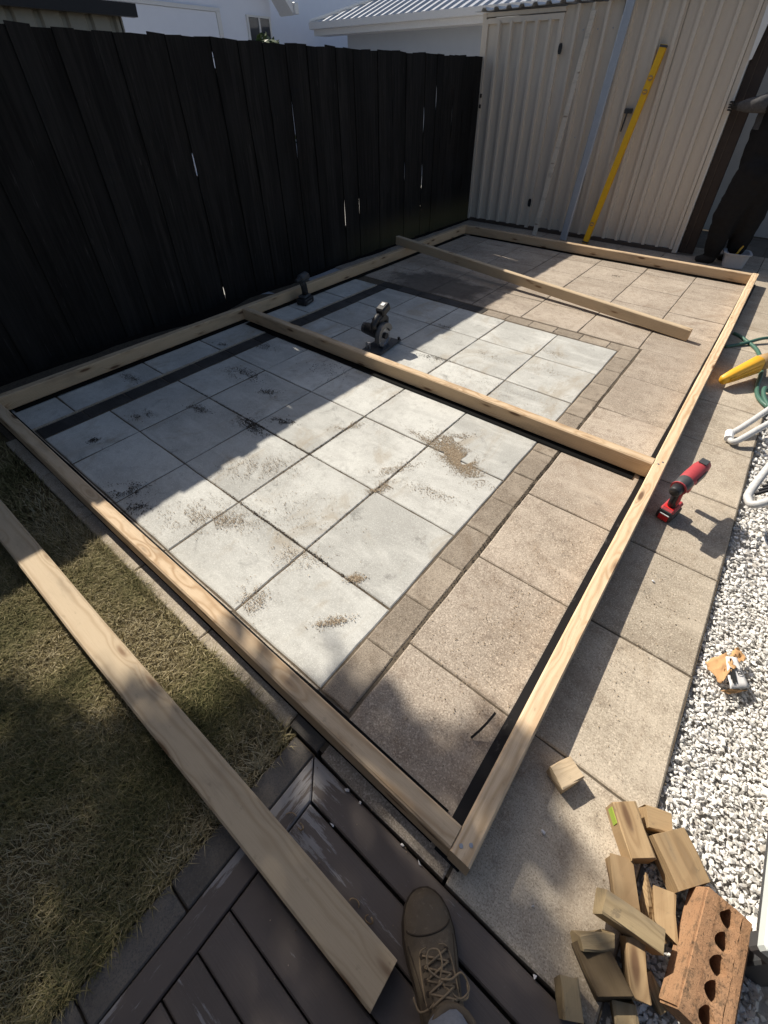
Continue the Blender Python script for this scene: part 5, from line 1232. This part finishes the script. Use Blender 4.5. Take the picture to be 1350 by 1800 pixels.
grains('sawdust', [(-0.62, 3.02, 0.42, 0.16, -0.45, 9000), (-0.85, 3.28, 0.28, 0.08, 0.9, 700), (-1.05, 3.05, 0.35, 0.05, -0.2, 700), (-0.95, 2.15, 0.13, 0.08, 0.8, 420), (-1.05, 2.4, 0.3, 0.08, 1.0, 600), (-0.42, 1.05, 0.09, 0.05, 0.6, 420), (-0.3, 0.62, 0.16, 0.05, 0.9, 420), (-1.0, 2.0, 0.10, 0.05, 0.8, 300),
                   (-1.9, 0.75, 0.35, 0.12, 0.6, 900), (-1.0, 0.9, 0.3, 0.15, 0.5, 500), (-0.95, 0.35, 0.15, 0.2, 0.8, 500), (-2.25, 1.5, 0.5, 0.22, 0.8, 1300), (-2.15, 0.6, 0.35, 0.25, 0.6, 900), (-2.0, 2.7, 0.22, 0.08, 0.9, 500), (-0.5, 2.35, 0.35, 0.1, 0.2, 350), (-1.5, 1.2, 0.8, 0.4, .5, 700), (-1.0, 4.6, 1.0, 0.5, .3, 700), (-0.6, 5.6, .35, .2, 0, 260), (-0.8, 6.2, .25, .12, 0, 220), (-1.5, 5.5, .4, .15, 0, 260), (0.75, 1.5, .45, 1.6, 0, 900), (1.7, 2.5, .35, 1.5, 0, 500)],
       M['sawdust' if 'sawdust' in M else 'sand'], 'brown sawdust and sand swept into patches on the slabs', 'sawdust', (0.003, 0.0085))
grains('dirt', [(-3.1, 0.35, 0.26, 0.13, 0.7, 600), (-2.75, 0.28, 0.2, 0.10, 0.6, 300), (-3.0, 1.95, 0.30, 0.09, -0.1, 900), (-2.75, 2.25, 0.18, 0.07, 0.4, 350), (-3.85, 1.75, 0.22, 0.08, 0.2, 360), (-3.45, 2.6, 0.16, 0.08, 0.5, 260), (-4.15, 2.7, 0.35, 0.16, 0.1, 800), (-4.3, 1.2, .14, .10, .3, 360), (-4.25, .55, .08, .06, .3, 200), (-5.3, 3.1, .22, .06, .2, 200), (-5.35, 1.6, .25, .08, .1, 260), (-4.6, 3.5, .25, .12, .2, 300), (-3.2, 3.6, .5, .25, .2, 260), (-2.2, 4.9, .35, .08, .2, 260), (-6.3, 3.0, .2, 2.5, 0, 1200), (-2.7, 6.0, .2, .06, 0, 120), (-1.2, 10.7, .12, .06, 0, 90), (0.27, 3.5, 0.012, 2.6, 0, 1400), (-3, 3.97, 1.7, .01, 0, 500), (-3, 2.0, 1.6, .012, 0, 600), (-2, 3, .012, 2.2, 0, 600), (-1, 3, .012, 2.2, 0, 500), (-1.3, 1.0, 1.0, .012, 0, 500)],
       M['dirt'], 'dark dirt and leaf litter in clumps and joints on the slabs', 'dirt', (0.003, 0.011))
# loose white chips on the deck edge and paving
me = None
for k, (x, y_, z, s_) in enumerate(((0.555, -0.128, 0.005, 0.026), (0.66, -0.13, 0.005, 0.02), (0.60, -0.308, -0.004, 0.022), (0.98, -0.125, 0.005, 0.02), (1.10, -0.127, 0.005, 0.024), (1.58, 0.42, 0.012, 0.022), (1.78, -0.118, 0.005, 0.022), (1.62, 2.62, 0.01, 0.024), (1.66, 0.10, 0.01, 0.016))):
    v, f = ROCK[k]; me = bpy.data.meshes.new('pebble'); me.from_pydata([tuple(q * s_ * 0.62 * U) for q in v], [], f.tolist()); me.materials.append(M['label'])
    o = link('pebble', me, (x, y_, z)); tag(o, ['white chip in the deck edge gap nearest the mitred corner', 'small white chip second along the deck edge gap', 'white chip in the gap between the two deck border boards', 'tiny white chip in the deck edge gap below the frame corner', 'white chip in the deck edge gap beside the boot', 'white chip lying alone on the paving between frame and offcut heap', 'white chip in the deck edge gap near the offcuts', 'white chip on the sunlit slab by the red tool', 'thin white chip on shaded paving near the deck'][k], 'stone chip', 'white stone chips strayed from the gravel')
# curled wood shavings on the deck beside the plank
for k, (x, y_) in enumerate(((0.93, -0.475), (1.02, -0.47), (0.40, -0.44), (0.47, -0.43))):
    a0_, sp_n, rr_ = ((0.3, 3.1, .022), (2.4, 5.2, .016), (1.1, 2.2, .030), (4.0, 4.4, .013))[k]
    pts = [(x + rr_ * math.cos(a0_ + a) * (1 + a * .16), y_ + rr_ * math.sin(a0_ + a) * (1 - a * .05), 0.008 + a * 0.005 + .004 * math.sin(a * 3)) for a in np.linspace(0, sp_n, 14)]
    o = MB().tube(pts, 0.0028, 5, squash=1.8).build('wood_shaving', M['offcut'], org=(x, y_, 0)); tag(o, ['curled wood shaving beside the plank end, nearer the lawn', 'curled wood shaving beside the plank end, nearer the boot', 'curled wood shaving where the plank crosses the deck border', 'curled wood shaving on the inner deck board beside the border'][k], 'wood shaving', 'wood shavings on the deck')
for o in bpy.data.objects:
    if '_o' in o: del o['_o']
